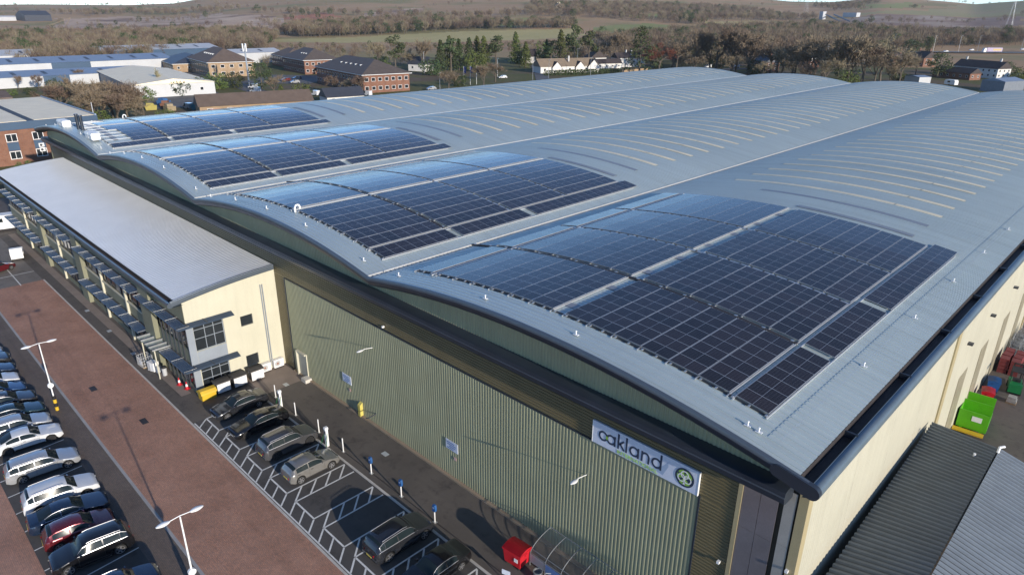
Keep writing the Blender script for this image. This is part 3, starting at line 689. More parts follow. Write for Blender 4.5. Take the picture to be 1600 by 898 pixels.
def interp(pts, x):
    if x <= pts[0][0]: return pts[0][1]
    for (a, p), (b_, q) in zip(pts[:-1], pts[1:]):
        if x <= b_: u = (x - a) / (b_ - a); u = u * u * (3 - 2 * u) * .5 + u * .5; return p + (q - p) * u
    return pts[-1][1]
# car shape: L length, W width, H height; profile = top outline (x from nose, fraction of L), belt height, cabin stations
SHAPES = {
 'hatch':  dict(L=4.1, W=1.76, H=1.47, wb=(.19, .81), r=.32, top=[(0, .52), (.015, .66), (.06, .74), (.26, .95), (.30, .99), (.45, 1.40), (.56, 1.47), (.80, 1.42), (.90, 1.30), (.975, .95), (1, .62)], cab=(.28, .43, .84, .985), belt=.93),
 'saloon': dict(L=4.65, W=1.80, H=1.43, wb=(.185, .79), r=.32, top=[(0, .50), (.012, .64), (.05, .72), (.26, .92), (.29, .95), (.43, 1.36), (.54, 1.43), (.68, 1.40), (.83, 1.06), (.86, 1.03), (.975, .99), (1, .62)], cab=(.275, .42, .69, .845), belt=.90),
 'coupe':  dict(L=4.7, W=1.83, H=1.37, wb=(.185, .79), r=.33, top=[(0, .50), (.012, .62), (.05, .69), (.28, .89), (.31, .92), (.45, 1.31), (.55, 1.37), (.67, 1.34), (.88, 1.0), (.975, .95), (1, .6)], cab=(.295, .44, .68, .895), belt=.88),
 'estate': dict(L=4.7, W=1.83, H=1.50, wb=(.185, .79), r=.33, top=[(0, .52), (.012, .66), (.05, .74), (.25, .94), (.28, .97), (.41, 1.42), (.50, 1.50), (.86, 1.46), (.92, 1.38), (.985, .98), (1, .62)], cab=(.265, .40, .885, .99), belt=.92),
 'suv':    dict(L=4.55, W=1.88, H=1.66, wb=(.185, .80), r=.37, top=[(0, .62), (.012, .80), (.05, .90), (.25, 1.08), (.28, 1.11), (.40, 1.57), (.49, 1.66), (.84, 1.61), (.91, 1.50), (.98, 1.08), (1, .72)], cab=(.265, .39, .87, .985), belt=1.06),
}
def car_parts(kind):
    S = SHAPES[kind]; L, W = S['L'], S['W']; c0, c1, c2, c3 = [v * L for v in S['cab']]; ax = [v * L for v in S['wb']]; r = S['r']; ar = r + .06
    top = [(a * L, b_) for a, b_ in S['top']]
    xs = sorted(set([round(v, 3) for v in list(np.linspace(0, L, 40)) + [c0, c1, c2, c3, .02, .06, L - .02, L - .06] + [a + ar * math.cos(t) for a in ax for t in np.linspace(0, math.pi, 9)]]))
    def hw(x): u = x / L; e = max(0, 1 - u / .13) if u < .13 else max(0, (u - .88) / .12); return W / 2 * (1 - .17 * e ** 2.2)
    def zlow(x):
        z = .2 + .1 * max(0, 1 - x / .25) + .12 * max(0, (x - L + .3) / .3)
        for a in ax:
            if abs(x - a) < ar: z = max(z, r + math.sqrt(max(0, ar * ar - (x - a) ** 2)))
        return z
    def belt(x): return min(S['belt'] + .05 * x / L, interp(top, x) - .03)
    def edge(x):       # half width and height where the roof or bonnet turns over
        zt = interp(top, x); hb = hw(x)
        if x < c0 or x > c3: return hb * .86, zt - .02
        fr = min(1, (x - c0) / (c1 - c0 + 1e-6), (c3 - x) / (c3 - c2 + 1e-6)); fr = max(0, fr)
        return hb * (.86 - .13 * min(1, fr * 1.0)), zt - .02 - .045 * fr
    rows = []
    for x in xs:
        h = hw(x); zl = zlow(x); zbt = belt(x); we, ze = edge(x); zt = interp(top, x)
        zl = min(zl, zbt - .08); zm = max(zl + .02, min(.55, zbt - .06)); ze = max(ze, zbt + .004)
        half = [(0, zl), (h * .8, zl), (h * .965, zl + .012), (h, max(zl + .02, zm * .72)), (h * 1.005, max(zm, zl + .03)), (h * .985, zbt - .03), (h * .955, zbt), (we, ze), (we * .7, (ze + 2 * zt) / 3 + .008), (0, zt + .012)]
        rows.append([(x, y, z) for y, z in half] + [(x, -y, z) for y, z in half[-2:0:-1]])
    mb = MB(); mb.grid(rows, 0, True); mb.poly(rows[0]); mb.poly(rows[-1][::-1])
    P = {'body': mb.mesh('body', M['trim_black'], 38)}
    def G(x, v, s_, off=.006):      # point on the side of the cabin: v 0 belt .. 1 roof edge
        h = hw(x) * .955; zb_ = belt(x); we, ze = edge(x); ze = max(ze, zb_ + .004); return (x, s_ * (h + (we - h) * v + off), zb_ + (ze - zb_) * v + off * .4)
    def T(x, u, off=.008):          # point on the screens: u -1..1 across
        we, ze = edge(x); zt = interp(top, x) + .012; a = abs(u)
        z = zt + ((ze + 2 * (zt - .012)) / 3 + .008 - zt) * (a / .7) if a < .7 else ((ze + 2 * (zt - .012)) / 3 + .008) + (ze - (ze + 2 * (zt - .012)) / 3 - .008) * (a - .7) / .3
        return (x, we * u, z + off)
    def scr(xa, xb):
        q = MB(); q.grid([[T(x, u) for u in np.linspace(-.93, .93, 9)] for x in np.linspace(xa, xb, 5)]); return q.mesh('windscreen', M['car_glass'], 60)
    P['windscreen'] = scr(c0 + .06, c1 + .02); P['rear_window'] = scr(c2 + .06, c3 - (.16 if kind in ('saloon', 'coupe') else .28))
    bp = c0 + (c3 - c0) * (.50 if kind != 'estate' else .46)
    a_end = c3 - (.45 if kind in ('hatch',) else .32 if kind in ('suv', 'estate') else .5)
    wins = [(c0 + .34, bp - .03), (bp + .04, min(a_end, bp + .95))]
    if a_end - (bp + 1.0) > .2: wins.append((bp + 1.0, a_end))
    def side(xa, xb, s_):
        q = MB(); q.grid([[G(x, v, s_) for v in (.1, .5, .9)] for x in np.linspace(xa, xb, 6)]); return q.mesh('side_window', M['car_glass'], 60)
    P['side'] = [side(a, b_, s_) for a, b_ in wins for s_ in (-1, 1)]
    # bright window surround
    q = MB()
    for s_ in (-1, 1):
        A = [G(x, .95, s_, .009) for x in np.linspace(wins[0][0] - .1, wins[-1][1] + .04, 10)]; B_ = [G(x, 1.0, s_, .009) for x in np.linspace(wins[0][0] - .1, wins[-1][1] + .04, 10)]; q.grid([A, B_])
        A = [G(x, -.0, s_, .009) for x in np.linspace(wins[0][0] - .2, wins[-1][1] + .04, 10)]; B_ = [G(x, .07, s_, .009) for x in np.linspace(wins[0][0] - .2, wins[-1][1] + .04, 10)]; q.grid([A, B_])
    P['surround'] = q.mesh('window_surround', M['chrome'])
    q = MB(); q.tube([(0, -.10, 0), (0, .10, 0)], r, 20); P['tyre'] = q.mesh('tyre', M['tyre'], 40)
    q = MB(); R_ = r * .72
    for s_ in (1, -1):
        q.disc((0, s_ * .082, 0), R_ * .98, 1, 20, 1)
        for k in range(5):
            t = 2 * math.pi * k / 5; d = Vector((math.cos(t), 0, math.sin(t))); n = Vector((-d.z, 0, d.x)); y = s_ * .106
            q.poly([tuple(p) for p in (d * .04 + n * .05 + Vector((0, y, 0)), d * R_ + n * .035 + Vector((0, y - s_ * .004, 0)), d * R_ - n * .035 + Vector((0, y - s_ * .004, 0)), d * .04 - n * .05 + Vector((0, y, 0)))])
        q.grid([[(rr * math.cos(t), s_ * y, rr * math.sin(t)) for t in np.linspace(0, 2 * math.pi, 21)] for rr, y in ((R_ * .9, .104), (R_ * 1.02, .104))]); q.disc((0, s_ * .107, 0), .06, 1, 10)
    me = bpy.data.meshes.new('rim'); me.from_pydata(q.v, [], q.f); me.materials.append(M['rim']); me.materials.append(M['rim_dark']); me.polygons.foreach_set('material_index', q.m); me.update(); P['rim'] = me
    P['wpos'] = [(a, s_ * (W / 2 - .115), r) for a in ax for s_ in (-1, 1)]
    def lamp(x0, x1, y0, y1, z0, z1, mt, nm, s_, front):
        q = MB()
        def pt(y, z):       # on the nose / tail skin, wrapping onto the side
            yy = abs(y); lim = hw(.05 if front else L - .05) * .93
            dx = 0 if yy < lim * .7 else (yy - lim * .7) * .9
            return ((-.012 + dx if front else L + .012 - dx), s_ * min(yy, lim + .03), z)
        q.grid([[pt(y, z) for y in np.linspace(y0, y1, 5)] for z in (z0, z1)]); 
        return q.mesh(nm, mt)
    hz = interp(top, .03) - .02; tz = interp(top, L - .03)
    P['headlight'] = [lamp(0, 0, W * .27, W * .47, hz - .15, hz, M['head'], 'headlight', s_, True) for s_ in (-1, 1)]
    P['taillight'] = [lamp(0, 0, W * .25, W * .47, min(tz, S['belt'] - .02) - .2, min(tz, S['belt'] - .02), M['tail'], 'taillight', s_, False) for s_ in (-1, 1)]
    q = MB(); q.box(L + .005, L + .02, -.26, .26, .48, .59); P['plate_r'] = q.mesh('number_plate', M['plate_y'])
    q = MB(); q.box(-.02, -.004, -.26, .26, .36, .47); P['plate_f'] = q.mesh('number_plate', M['plate_w'])
    q = MB(); q.box(-.03, -.002, -.5, .5, .48, .62); P['grille'] = q.mesh('grille', M['trim_black'])
    P['mirror'] = []
    for s_ in (-1, 1):
        q = MB(); x = c0 + .38; y = hw(x) * .97; zz = belt(x); q.prism([(x - .07, zz + .02), (x + .06, zz + .02), (x + .05, zz + .16), (x - .03, zz + .15)], 1, s_ * (y + .02), s_ * (y + .2)); P['mirror'].append(q.mesh('door_mirror', M['trim_black']))
    if kind in ('suv', 'estate'):
        P['rail'] = []
        for s_ in (-1, 1):
            q = MB(); q.tube([(x, s_ * (edge(x)[0] * .93), interp(top, x) + .025) for x in np.linspace(c1 + .25, c2 - .05, 8)], .02, 6); P['rail'].append(q.mesh('roof_rail', M['chrome']))
    q = MB()
    for s_ in (-1, 1):          # door shut lines and handles
        for x in (c0 + .22, bp, min(a_end + .05, bp + 1.0)):
            q.grid([[(x + dx, s_ * (hw(x) * w_ + .004), z) for dx in (-.006, .006)] for w_, z in ((.985, belt(x) - .03), (1.005, .55), (1.0, .36))])
        for x in (bp - .2, min(a_end, bp + .85)): q.box(x - .1, x + .08, s_ * (hw(x) * .995) - .012, s_ * (hw(x) * .995) + .012, belt(x) - .12, belt(x) - .085)
        q.grid([[(x, s_ * (hw(x) * 1.0 + .004), z) for x in np.linspace(ax[0] + ar + .03, ax[1] - ar - .03, 6)] for z in (.215, .31)])
    P['lines'] = q.mesh('door_gaps', M['trim_black']); P['L'] = L
    return P
CARP = {}; PAINT = {}
def paint(name, col, metal=.35, rough=.22):
    if name not in PAINT: PAINT[name] = pm('car_paint_' + name, col, rough, metal, .05, 1.5, .02, 30., coat=.8)
    return PAINT[name]
COLS = dict(white=(.60, .61, .62), silver=(.42, .43, .44), grey=(.09, .09, .095), dark_grey=(.03, .032, .038), black=(.012, .012, .014), navy=(.014, .028, .06), blue=(.03, .075, .17), maroon=(.14, .014, .02), pewter=(.23, .22, .205), teal=(.015, .04, .05))
def car(kind, colr, x, y, rz, label, group, dark_rim=False, chrome=True):
    if kind not in CARP: CARP[kind] = car_parts(kind)
    P = CARP[kind]; t = thing('parked_car', label, 'car', (x, y, .006), rz, group); off = -P['L'] / 2; pt = paint(colr, COLS[colr], .0 if colr == 'white' else .4)
    def add(nm, me, mat=None, par=t, loc=None):
        o = link(nm, me, par); o.location = loc if loc else ((off, 0, 0) if par is t else (0, 0, 0))
        if mat: o.material_slots[0].link = 'OBJECT'; o.material_slots[0].material = mat
        return o
    b_ = add('body', P['body'], pt); add('door_gaps', P['lines'], None, b_)
    add('windscreen', P['windscreen']); add('rear_window', P['rear_window'])
    for me in P['side']: add('side_window', me)
    if chrome: add('window_surround', P['surround'])
    for a, s_, z in P['wpos']:
        wv = add('wheel', P['tyre'], None, t, (off + a, s_, z)); add('rim', P['rim'], M['rim_dark'] if dark_rim else None, wv)
    for nm in ('headlight', 'taillight', 'mirror', 'rail'):
        for me in P.get(nm, []): add({'mirror': 'door_mirror', 'rail': 'roof_rail'}.get(nm, nm), me, pt if nm == 'mirror' else None)
    add('number_plate', P['plate_r']); add('number_plate', P['plate_f']); add('grille', P['grille'])
    return t

NOSE_Y = R(-95.0); NOSE_MY = R(85.0)   # nose pointing to the road (+Y) or away from it
g1 = 'cars parked in the row beside the brick road'
row = [('suv', 'navy', -37.5, 1, 'dark blue SUV at the bottom end of the parked row'),
       ('suv', 'black', -42.3, 0, 'black SUV with bright roof rails and red tail lamps towards the brick road'),
       ('hatch', 'maroon', -45.0, 1, 'maroon hatchback between the black SUV and the navy coupe'),
       ('coupe', 'navy', -47.35, 1, 'navy coupe parked between the maroon hatchback and the white SUV'),
       ('suv', 'white', -49.75, 1, 'white SUV beside the navy coupe, next to an empty bay'),
       ('estate', 'silver', -54.5, 1, 'silver estate car standing alone between two empty bays'),
       ('coupe', 'white', -59.2, 1, 'white coupe in the row, next to the silver blue saloon'),
       ('estate', 'silver', -61.6, 1, 'silver estate just behind the white coupe'),
       ('saloon', 'teal', -64.0, 1, 'dark teal saloon, third car left of the empty bay by the striped lamp post'),
       ('estate', 'dark_grey', -66.6, 1, 'dark grey estate level with the striped lamp post base'),
       ('hatch', 'blue', -69.0, 1, 'blue hatchback beside the small white car in the row'),
       ('hatch', 'white', -71.4, 1, 'small white hatchback near the left edge, behind the blue one'),
       ('saloon', 'navy', -73.9, 1, 'navy saloon near the left edge, between white hatchback and dark SUV'),
       ('suv', 'dark_grey', -76.3, 1, 'dark grey SUV near the left edge of the picture in the row'),
       ('saloon', 'silver', -78.7, 1, 'farthest silver saloon visible in the row, at the left picture edge'),
       ('hatch', 'grey', -81.1, 1, 'farthest grey hatchback in the row, cut by the left picture edge')]
for kind, colr, x, nose, lab in row:
    yc = -21.25 + random.uniform(-.1, .1)
    car(kind, colr, x, yc, NOSE_Y if nose else NOSE_MY, lab, g1, kind == 'coupe', kind != 'hatch')
g2 = 'cars parked in the charging bays'
car('saloon', 'dark_grey', -52.3, -7.0, R(90), 'dark grey saloon in the charging bay nearest the office, nose to the road', g2)
car('coupe', 'black', -48.55, -7.1, R(90), 'black coupe with bright window trim, second charging bay from the office', g2, True)
car('suv', 'grey', -44.3, -6.85, R(-90), 'grey SUV reversed to the road in the third charging bay from the office', g2, True)
car('hatch', 'pewter', -40.35, -7.1, R(-90), 'pewter grey hatchback beside the empty charging bay', g2, False, False)
car('suv', 'dark_grey', -29.6, -7.0, R(-90), 'dark SUV with red tail lamps near the bottom edge, beside the blue posts', g2)
car('saloon', 'black', -25.85, -7.0, R(90), 'black saloon with bright window trim cut by the bottom edge of the picture', g2)
# red car at the far left
car('hatch', 'maroon', -106.0, -14.4, R(-60), 'small red car alone on the worn tarmac at the far left', 'cars on the worn tarmac', False, False)
# ---------------------------------------------------------------- terrain
SKX = [-79.1, -74.5, -69, -66, -60, -50, -44, -36, -30, -24, -21, -18, -14.5, -12.5, -9, -4]
SKZ = [26, 29, 38, 66, 92, 108, 114, 102, 88, 66, 64, 76, 62, 54, 72, 80]
def HT(x, y):
    x = np.asarray(x, float); y = np.asarray(y, float); r = np.hypot(x, y + 27); a = np.degrees(np.arctan2(x, y + 27)); zm = np.interp(a, SKX, SKZ)
    def ss(t): t = np.clip(t, 0, 1); return t * t * (3 - 2 * t)
    z = zm * (.20 * ss((r - 680) / 620) + .80 * ss((r - 1050) / 1900))
    z = z + ss((r - 700) / 900) * (4 * np.sin(x / 310 + 1.3) * np.cos(y / 270) + 2.5 * np.sin((x + y) / 130) + 6 * np.sin(x / 620 - y / 540))
    return z - np.clip(r - 3600, 0, None) * .012
def inpoly(P, x, y):
    ins = np.zeros(x.shape, bool); n = len(P)
    for i in range(n):
        (x0, y0), (x1, y1) = P[i], P[(i + 1) % n]
        cnd = ((y0 > y) != (y1 > y)) & (x < (x1 - x0) * (y - y0) / ((y1 - y0) + 1e-9) + x0); ins ^= cnd
    return ins
REG = [  # outline on the ground, material slot
 ([(-709, 341), (-704, 440), (-685, 557), (-662, 646), (-615, 725), (-548, 656), (-537, 581), (-572, 461), (-624, 387), (-662, 316)], 1),
 ([(-596, 735), (-622, 874), (-546, 882), (-494, 774), (-525, 669)], 7), ([(-773, 699), (-784, 813), (-727, 845), (-662, 748), (-693, 665)], 7), ([(-577, 988), (-595, 1183), (-514, 1026), (-517, 894)], 1),
 ([(-722, 999), (-773, 1267), (-686, 1190), (-666, 937)], 7), ([(-667, 1902), (-632, 2186), (-555, 1972), (-569, 1662)], 7),
 ([(-1093, 222), (-1540, 359), (-1604, 491), (-1407, 577), (-1025, 540), (-868, 425), (-992, 370), (-955, 253)], 2), ([(-1043, 187), (-1245, 266), (-1140, 283), (-931, 235)], 3),
 ([(-1061, 680), (-1176, 877), (-1040, 831), (-938, 644)], 2), ([(-1055, 546), (-1130, 648), (-1018, 627), (-942, 514)], 3),
 ([(-521, 1306), (-505, 1380), (-415, 1559), (-282, 1628), (-200, 1171), (-292, 1167), (-425, 1164)], 4), ([(-540, 1413), (-499, 1822), (-560, 2600), (-600, 4200), (-200, 4200), (-260, 1945), (-297, 1709), (-427, 1562)], 5)]
na, nr = 420, 230
aa = np.radians(np.linspace(-150, 70, na)); rr = np.concatenate([np.linspace(0, 450, 30)[:-1], np.geomspace(450, 4500, nr - 29)])
Rg, Ag = np.meshgrid(rr, aa, indexing='ij'); TX = Rg * np.sin(Ag); TY = Rg * np.cos(Ag) - 27
TZ = HT(TX, TY) - .08
idx = np.arange(na * nr).reshape(nr, na); F = np.stack([idx[:-1, :-1], idx[:-1, 1:], idx[1:, 1:], idx[1:, :-1]], -1).reshape(-1, 4)
fx = TX.reshape(-1)[F].mean(1); fy = TY.reshape(-1)[F].mean(1); mi = np.zeros(len(F), int)
rg = np.random.RandomState(3); jx = fx + 9 * np.sin(fy / 37) + 6 * np.sin(fx / 23 + fy / 51); jy = fy + 9 * np.cos(fx / 41)
mi[np.hypot(fx, fy + 27) < 520] = 6
for P_, k in REG: mi[inpoly(P_, jx, jy)] = k
me = bpy.data.meshes.new('terrain'); me.from_pydata(np.stack([TX.ravel(), TY.ravel(), TZ.ravel()], 1).tolist(), [], F[:, ::-1].tolist())
def earth(name, a, b_, sc, c_=None, sc2=.02):
    m, t, bb = nodes(name); o = mix(t, ramp(t, noise(t, sc, 6), .32, .68), a, b_)
    if c_: o = mix(t, ramp(t, noise(t, sc2, 5), .48, .62), o, c_)
    o = mix(t, ramp(t, noise(t, .4, 3), .3, .7), mix(t, 1.0, o, (.8,) * 3, 'MULTIPLY'), o)
    t.links.new(o, bb.inputs['Base Color']); bb.inputs['Roughness'].default_value = .95; bb.inputs['Specular IOR Level'].default_value = .1; return m
for m_ in (earth('heath', (.38, .245, .14), (.46, .32, .19), .012, (.26, .23, .11), .006), earth('stubble_field', (.50, .42, .20), (.42, .37, .17), .02), earth('quarry_pale', (.62, .47, .34), (.44, .30, .22), .02, (.24, .16, .12), .011),
           earth('quarry_red', (.48, .22, .14), (.38, .18, .12), .03), earth('quarry_dark', (.24, .165, .14), (.32, .23, .18), .012, (.42, .34, .27), .009), earth('moor_grass', (.36, .32, .17), (.28, .27, .14), .006, (.38, .30, .18), .003),
           earth('verge_grass', (.11, .12, .05), (.15, .14, .065), .05, (.15, .115, .08), .03), earth('green_field', (.24, .26, .10), (.30, .30, .13), .015)): me.materials.append(m_)
me.polygons.foreach_set('material_index', mi.tolist()); me.shade_smooth(); me.update(); struct(link('terrain', me))
M['estate_road'] = tarmac('estate_road_tarmac', (.10, .098, .098), .2)
def strip(name, pts, wd, mat, z=.03):
    mb = MB(); L_ = []
    for i, p in enumerate(pts):
        a = Vector((*pts[max(i - 1, 0)], 0)); b_ = Vector((*pts[min(i + 1, len(pts) - 1)], 0)); d = (b_ - a).normalized(); n = Vector((-d.y, d.x, 0)) * wd / 2; h = float(HT(*p)) + z
        L_.append([(p[0] - n.x, p[1] - n.y, h), (p[0] + n.x, p[1] + n.y, h)])
    return struct(mb.grid(L_).build(name, mat))
strip('estate_road', [(-228, 60), (-232, 120), (-230, 190), (-226, 260), (-222, 330), (-200, 400)], 9, M['estate_road'])
strip('estate_road', [(-231, 100), (-262, 104), (-330, 118), (-430, 130)], 8, M['estate_road'], .035)
strip('estate_yard', [(-250, 70), (-300, 82)], 30, M['estate_road'], .025)
strip('car_park', [(-306, 128), (-334, 160)], 34, M['estate_road'], .028)
strip('side_road', [(-226, 225), (-262, 262), (-300, 300), (-330, 340)], 7, M['estate_road'], .04)
strip('trunk_road', [(-330, 560), (-255, 620), (-190, 672), (-120, 735), (-40, 800)], 14, M['estate_road'], .9)
mb = MB()
for k in range(60):
    u = k / 59; x = -255 + 215 * u; y = 612 + 180 * u; mb.box(x - 2.2, x + 2.2, y - .1 - 8, y + .1 - 8, 1.4, 1.75)
tag(mb.build('crash_barrier', M['galv']), 'long pale crash barrier along the distant main road', 'barrier')

# ---------------------------------------------------------------- trees
def leafmat(name, a, b_, rough=.85):
    m, t, bb = nodes(name); ri = N(t, 'ShaderNodeObjectInfo').outputs['Random']
    o = mix(t, ramp(t, noise(t, .9, 4, pos(t, obj=True)), .35, .65), a, b_); hs = N(t, 'ShaderNodeHueSaturation'); t.links.new(o, hs.inputs['Color'])
    mr = N(t, 'ShaderNodeMapRange'); mr.inputs[3].default_value = .72; mr.inputs[4].default_value = 1.3; t.links.new(ri, mr.inputs[0]); t.links.new(mr.outputs[0], hs.inputs['Value'])
    mr2 = N(t, 'ShaderNodeMapRange'); mr2.inputs[3].default_value = .47; mr2.inputs[4].default_value = .525; t.links.new(ri, mr2.inputs[0]); t.links.new(mr2.outputs[0], hs.inputs['Hue'])
    t.links.new(hs.outputs[0], bb.inputs['Base Color']); bb.inputs['Roughness'].default_value = rough; bb.inputs['Specular IOR Level'].default_value = .15
    return m
M['bark'] = pm('bark', (.11, .09, .068), .9, 0, .2, 2.); M['twig'] = leafmat('winter_twigs', (.145, .112, .08), (.185, .148, .104)); M['twig_near'] = leafmat('near_twigs', (.19, .145, .10), (.235, .19, .13)); M['twig_rust'] = leafmat('rust_twigs', (.22, .10, .05), (.17, .09, .05)); M['twig_pale'] = leafmat('pale_twigs', (.28, .24, .16), (.22, .19, .13))
M['leaf'] = leafmat('evergreen', (.038, .055, .025), (.07, .095, .038)); M['leaf_l'] = leafmat('light_evergreen', (.07, .095, .028), (.11, .135, .042)); M['needle'] = leafmat('pine_needles', (.05, .068, .03), (.085, .10, .045))
def bare_tree(seed, up=.0, H=10.0, spread=1.0):
    rnd = random.Random(seed); tr = MB(); cr = MB()
    def rv(): return Vector((rnd.gauss(0, 1), rnd.gauss(0, 1), rnd.gauss(0, 1))).normalized()
    def twigs(p, d, n, l):
        for _ in range(n):
            q = (d + rv() * .8 + Vector((0, 0, .25))).normalized(); L_ = l * rnd.uniform(.6, 1.25); e = p + q * L_ + rv() * L_ * .15; s_ = q.cross(rv()).normalized() * rnd.uniform(.035, .07) * H / 10
            cr.poly([p - s_, p + s_, e])
            for _2 in range(3):
                m_ = p + q * L_ * rnd.uniform(.3, .9); q2 = (q + rv() * .9).normalized(); e2 = m_ + q2 * L_ * rnd.uniform(.3, .6); s2 = q2.cross(rv()).normalized() * .038 * H / 10; cr.poly([m_ - s2, m_ + s2, e2])
    def grow(p, d, l, r, lev):
        e = p + d * l; mid = p + d * l * .5 + rv() * l * .06
        tr.tube([p, mid, e], [r, r * .8, r * .6], 5 if lev < 2 else 3, 0, False)
        if lev >= 3: twigs(mid, d, 5, l * .9); twigs(e, d, 6, l * .95); return
        for k in range(rnd.choice((3, 4)) if lev else 5):
            u = rnd.uniform(.45, 1.0) if lev else rnd.uniform(.55, 1.0); b_ = p + d * l * u
            nd = (d * (.75 + up) + rv() * .75 * spread + Vector((0, 0, .22 + up))).normalized(); grow(b_, nd, l * rnd.uniform(.55, .78), r * .5, lev + 1)
    grow(Vector((0, 0, -.1)), Vector((rnd.uniform(-.05, .05), rnd.uniform(-.05, .05), 1)).normalized(), H * .36, H * .022, 0)
    zmax = max(v[2] for v in cr.v); s_ = H / zmax
    for m_ in (tr, cr): m_.v = [(a * s_, b_ * s_, c_ * s_) for a, b_, c_ in m_.v]
    def raw(mb, nm, mat): me = bpy.data.meshes.new(nm); me.from_pydata(mb.v, [], mb.f); me.materials.append(mat); me.update(); return me
    return raw(tr, 'trunk', M['bark']), raw(cr, 'crown', M['twig_near'])
def leaf_tree(seed, shape, mat, H=10.0):
    rnd = random.Random(seed); cr = MB(); tr = MB()
    def rv(): return Vector((rnd.gauss(0, 1), rnd.gauss(0, 1), rnd.gauss(0, 1))).normalized()
    def clump(c_, r, n, sz, flat=1.0):
        for _ in range(n):
            o = rv() * r * rnd.uniform(.35, 1.0) ** .6; p = c_ + Vector((o.x, o.y, o.z * flat)); nn = (o.normalized() + rv() * .8).normalized(); a = nn.cross(rv()).normalized() * sz * rnd.uniform(.6, 1.3); b_ = nn.cross(a).normalized() * sz * rnd.uniform(.5, 1.0)
            cr.poly([p - a, p - b_ * .6, p + a * .9, p + b_])
    tr.tube([(0, 0, -.1), (.05, 0, H * .45), (0, .05, H * .9)], [H * .022, H * .015, H * .004], 6)
    if shape == 'cone':
        for k in range(46): u = (k + .5) / 46; R_ = H * .23 * (1 - u) ** .8 + .2; t = k * 2.4; clump(Vector((math.cos(t) * R_ * .62, math.sin(t) * R_ * .62, H * (.05 + .92 * u))), R_ * .62 + .12, 26, H * .028)
    elif shape == 'column':
        for k in range(40): u = (k + .5) / 40; R_ = H * .13 * math.sin(math.pi * (.18 + .8 * u)) ** .6; t = k * 2.4; clump(Vector((math.cos(t) * R_ * .55, math.sin(t) * R_ * .55, H * (.04 + .94 * u))), R_ * .7 + .1, 24, H * .024)
    elif shape == 'round':
        for k in range(42):
            d = rv(); c_ = Vector((d.x * H * .33, d.y * H * .33, H * .52 + d.z * H * .38)) * 1.0; clump(c_, H * .13, 26, H * .03)
    elif shape == 'shrub':
        for k in range(40):
            d = rv(); c_ = Vector((d.x * H * .62 * rnd.uniform(.5, 1), d.y * H * .62 * rnd.uniform(.5, 1), max(.08, .45 + d.z * .45 * rnd.uniform(.5, 1)) * H)); clump(c_, H * .17, 24, H * .045)
    elif shape == 'pine':
        for k in range(16):
            u = rnd.uniform(.42, 1.0); t = rnd.uniform(0, 6.28); R_ = H * rnd.uniform(.10, .30) * (1.15 - u * .55); c_ = Vector((math.cos(t) * R_, math.sin(t) * R_, H * u * .93)); tr.tube([(0, 0, c_.z - H * .06), tuple(c_)], [H * .009, H * .003], 4); clump(c_, H * .12, 60, H * .026, .6)
    elif shape == 'cedar':
        for k in range(34):
            u = (k + .5) / 34; t = k * 2.4; R_ = H * .34 * (1 - u) ** .7 * rnd.uniform(.5, 1.0); c_ = Vector((math.cos(t) * R_, math.sin(t) * R_, H * (.12 + .84 * u))); tr.tube([(0, 0, c_.z), tuple(c_)], [H * .008, H * .003], 4); clump(c_, H * .09 + .2, 34, H * .022, .4)
    def raw(mb, nm, mt): me = bpy.data.meshes.new(nm); me.from_pydata(mb.v, [], mb.f); me.materials.append(mt); me.update(); return me
    return raw(tr, 'trunk', M['bark']), raw(cr, 'crown', mat)
BARE = [bare_tree(11 + k, up=.12 * (k % 2), spread=.9 + .15 * (k % 3)) for k in range(5)]
def rust(p): me = p[1].copy(); me.materials.clear(); me.materials.append(M['twig_rust']); return p[0], me
def pale(p): me = p[1].copy(); me.materials.clear(); me.materials.append(M['twig_pale']); return p[0], me
KIND = {'bare': BARE, 'rust': [rust(BARE[2])], 'poplar': [pale(bare_tree(77, .5, spread=.6))], 'cone': [leaf_tree(1, 'cone', M['leaf_l']), leaf_tree(2, 'cone', M['leaf'])], 'column': [leaf_tree(3, 'column', M['leaf'])],
        'round': [leaf_tree(4, 'round', M['leaf'])], 'shrub': [leaf_tree(5, 'shrub', M['leaf']), leaf_tree(6, 'shrub', M['leaf_l'])], 'pine': [leaf_tree(7, 'pine', M['needle']), leaf_tree(8, 'pine', M['needle'])], 'cedar': [leaf_tree(9, 'cedar', M['leaf'])]}
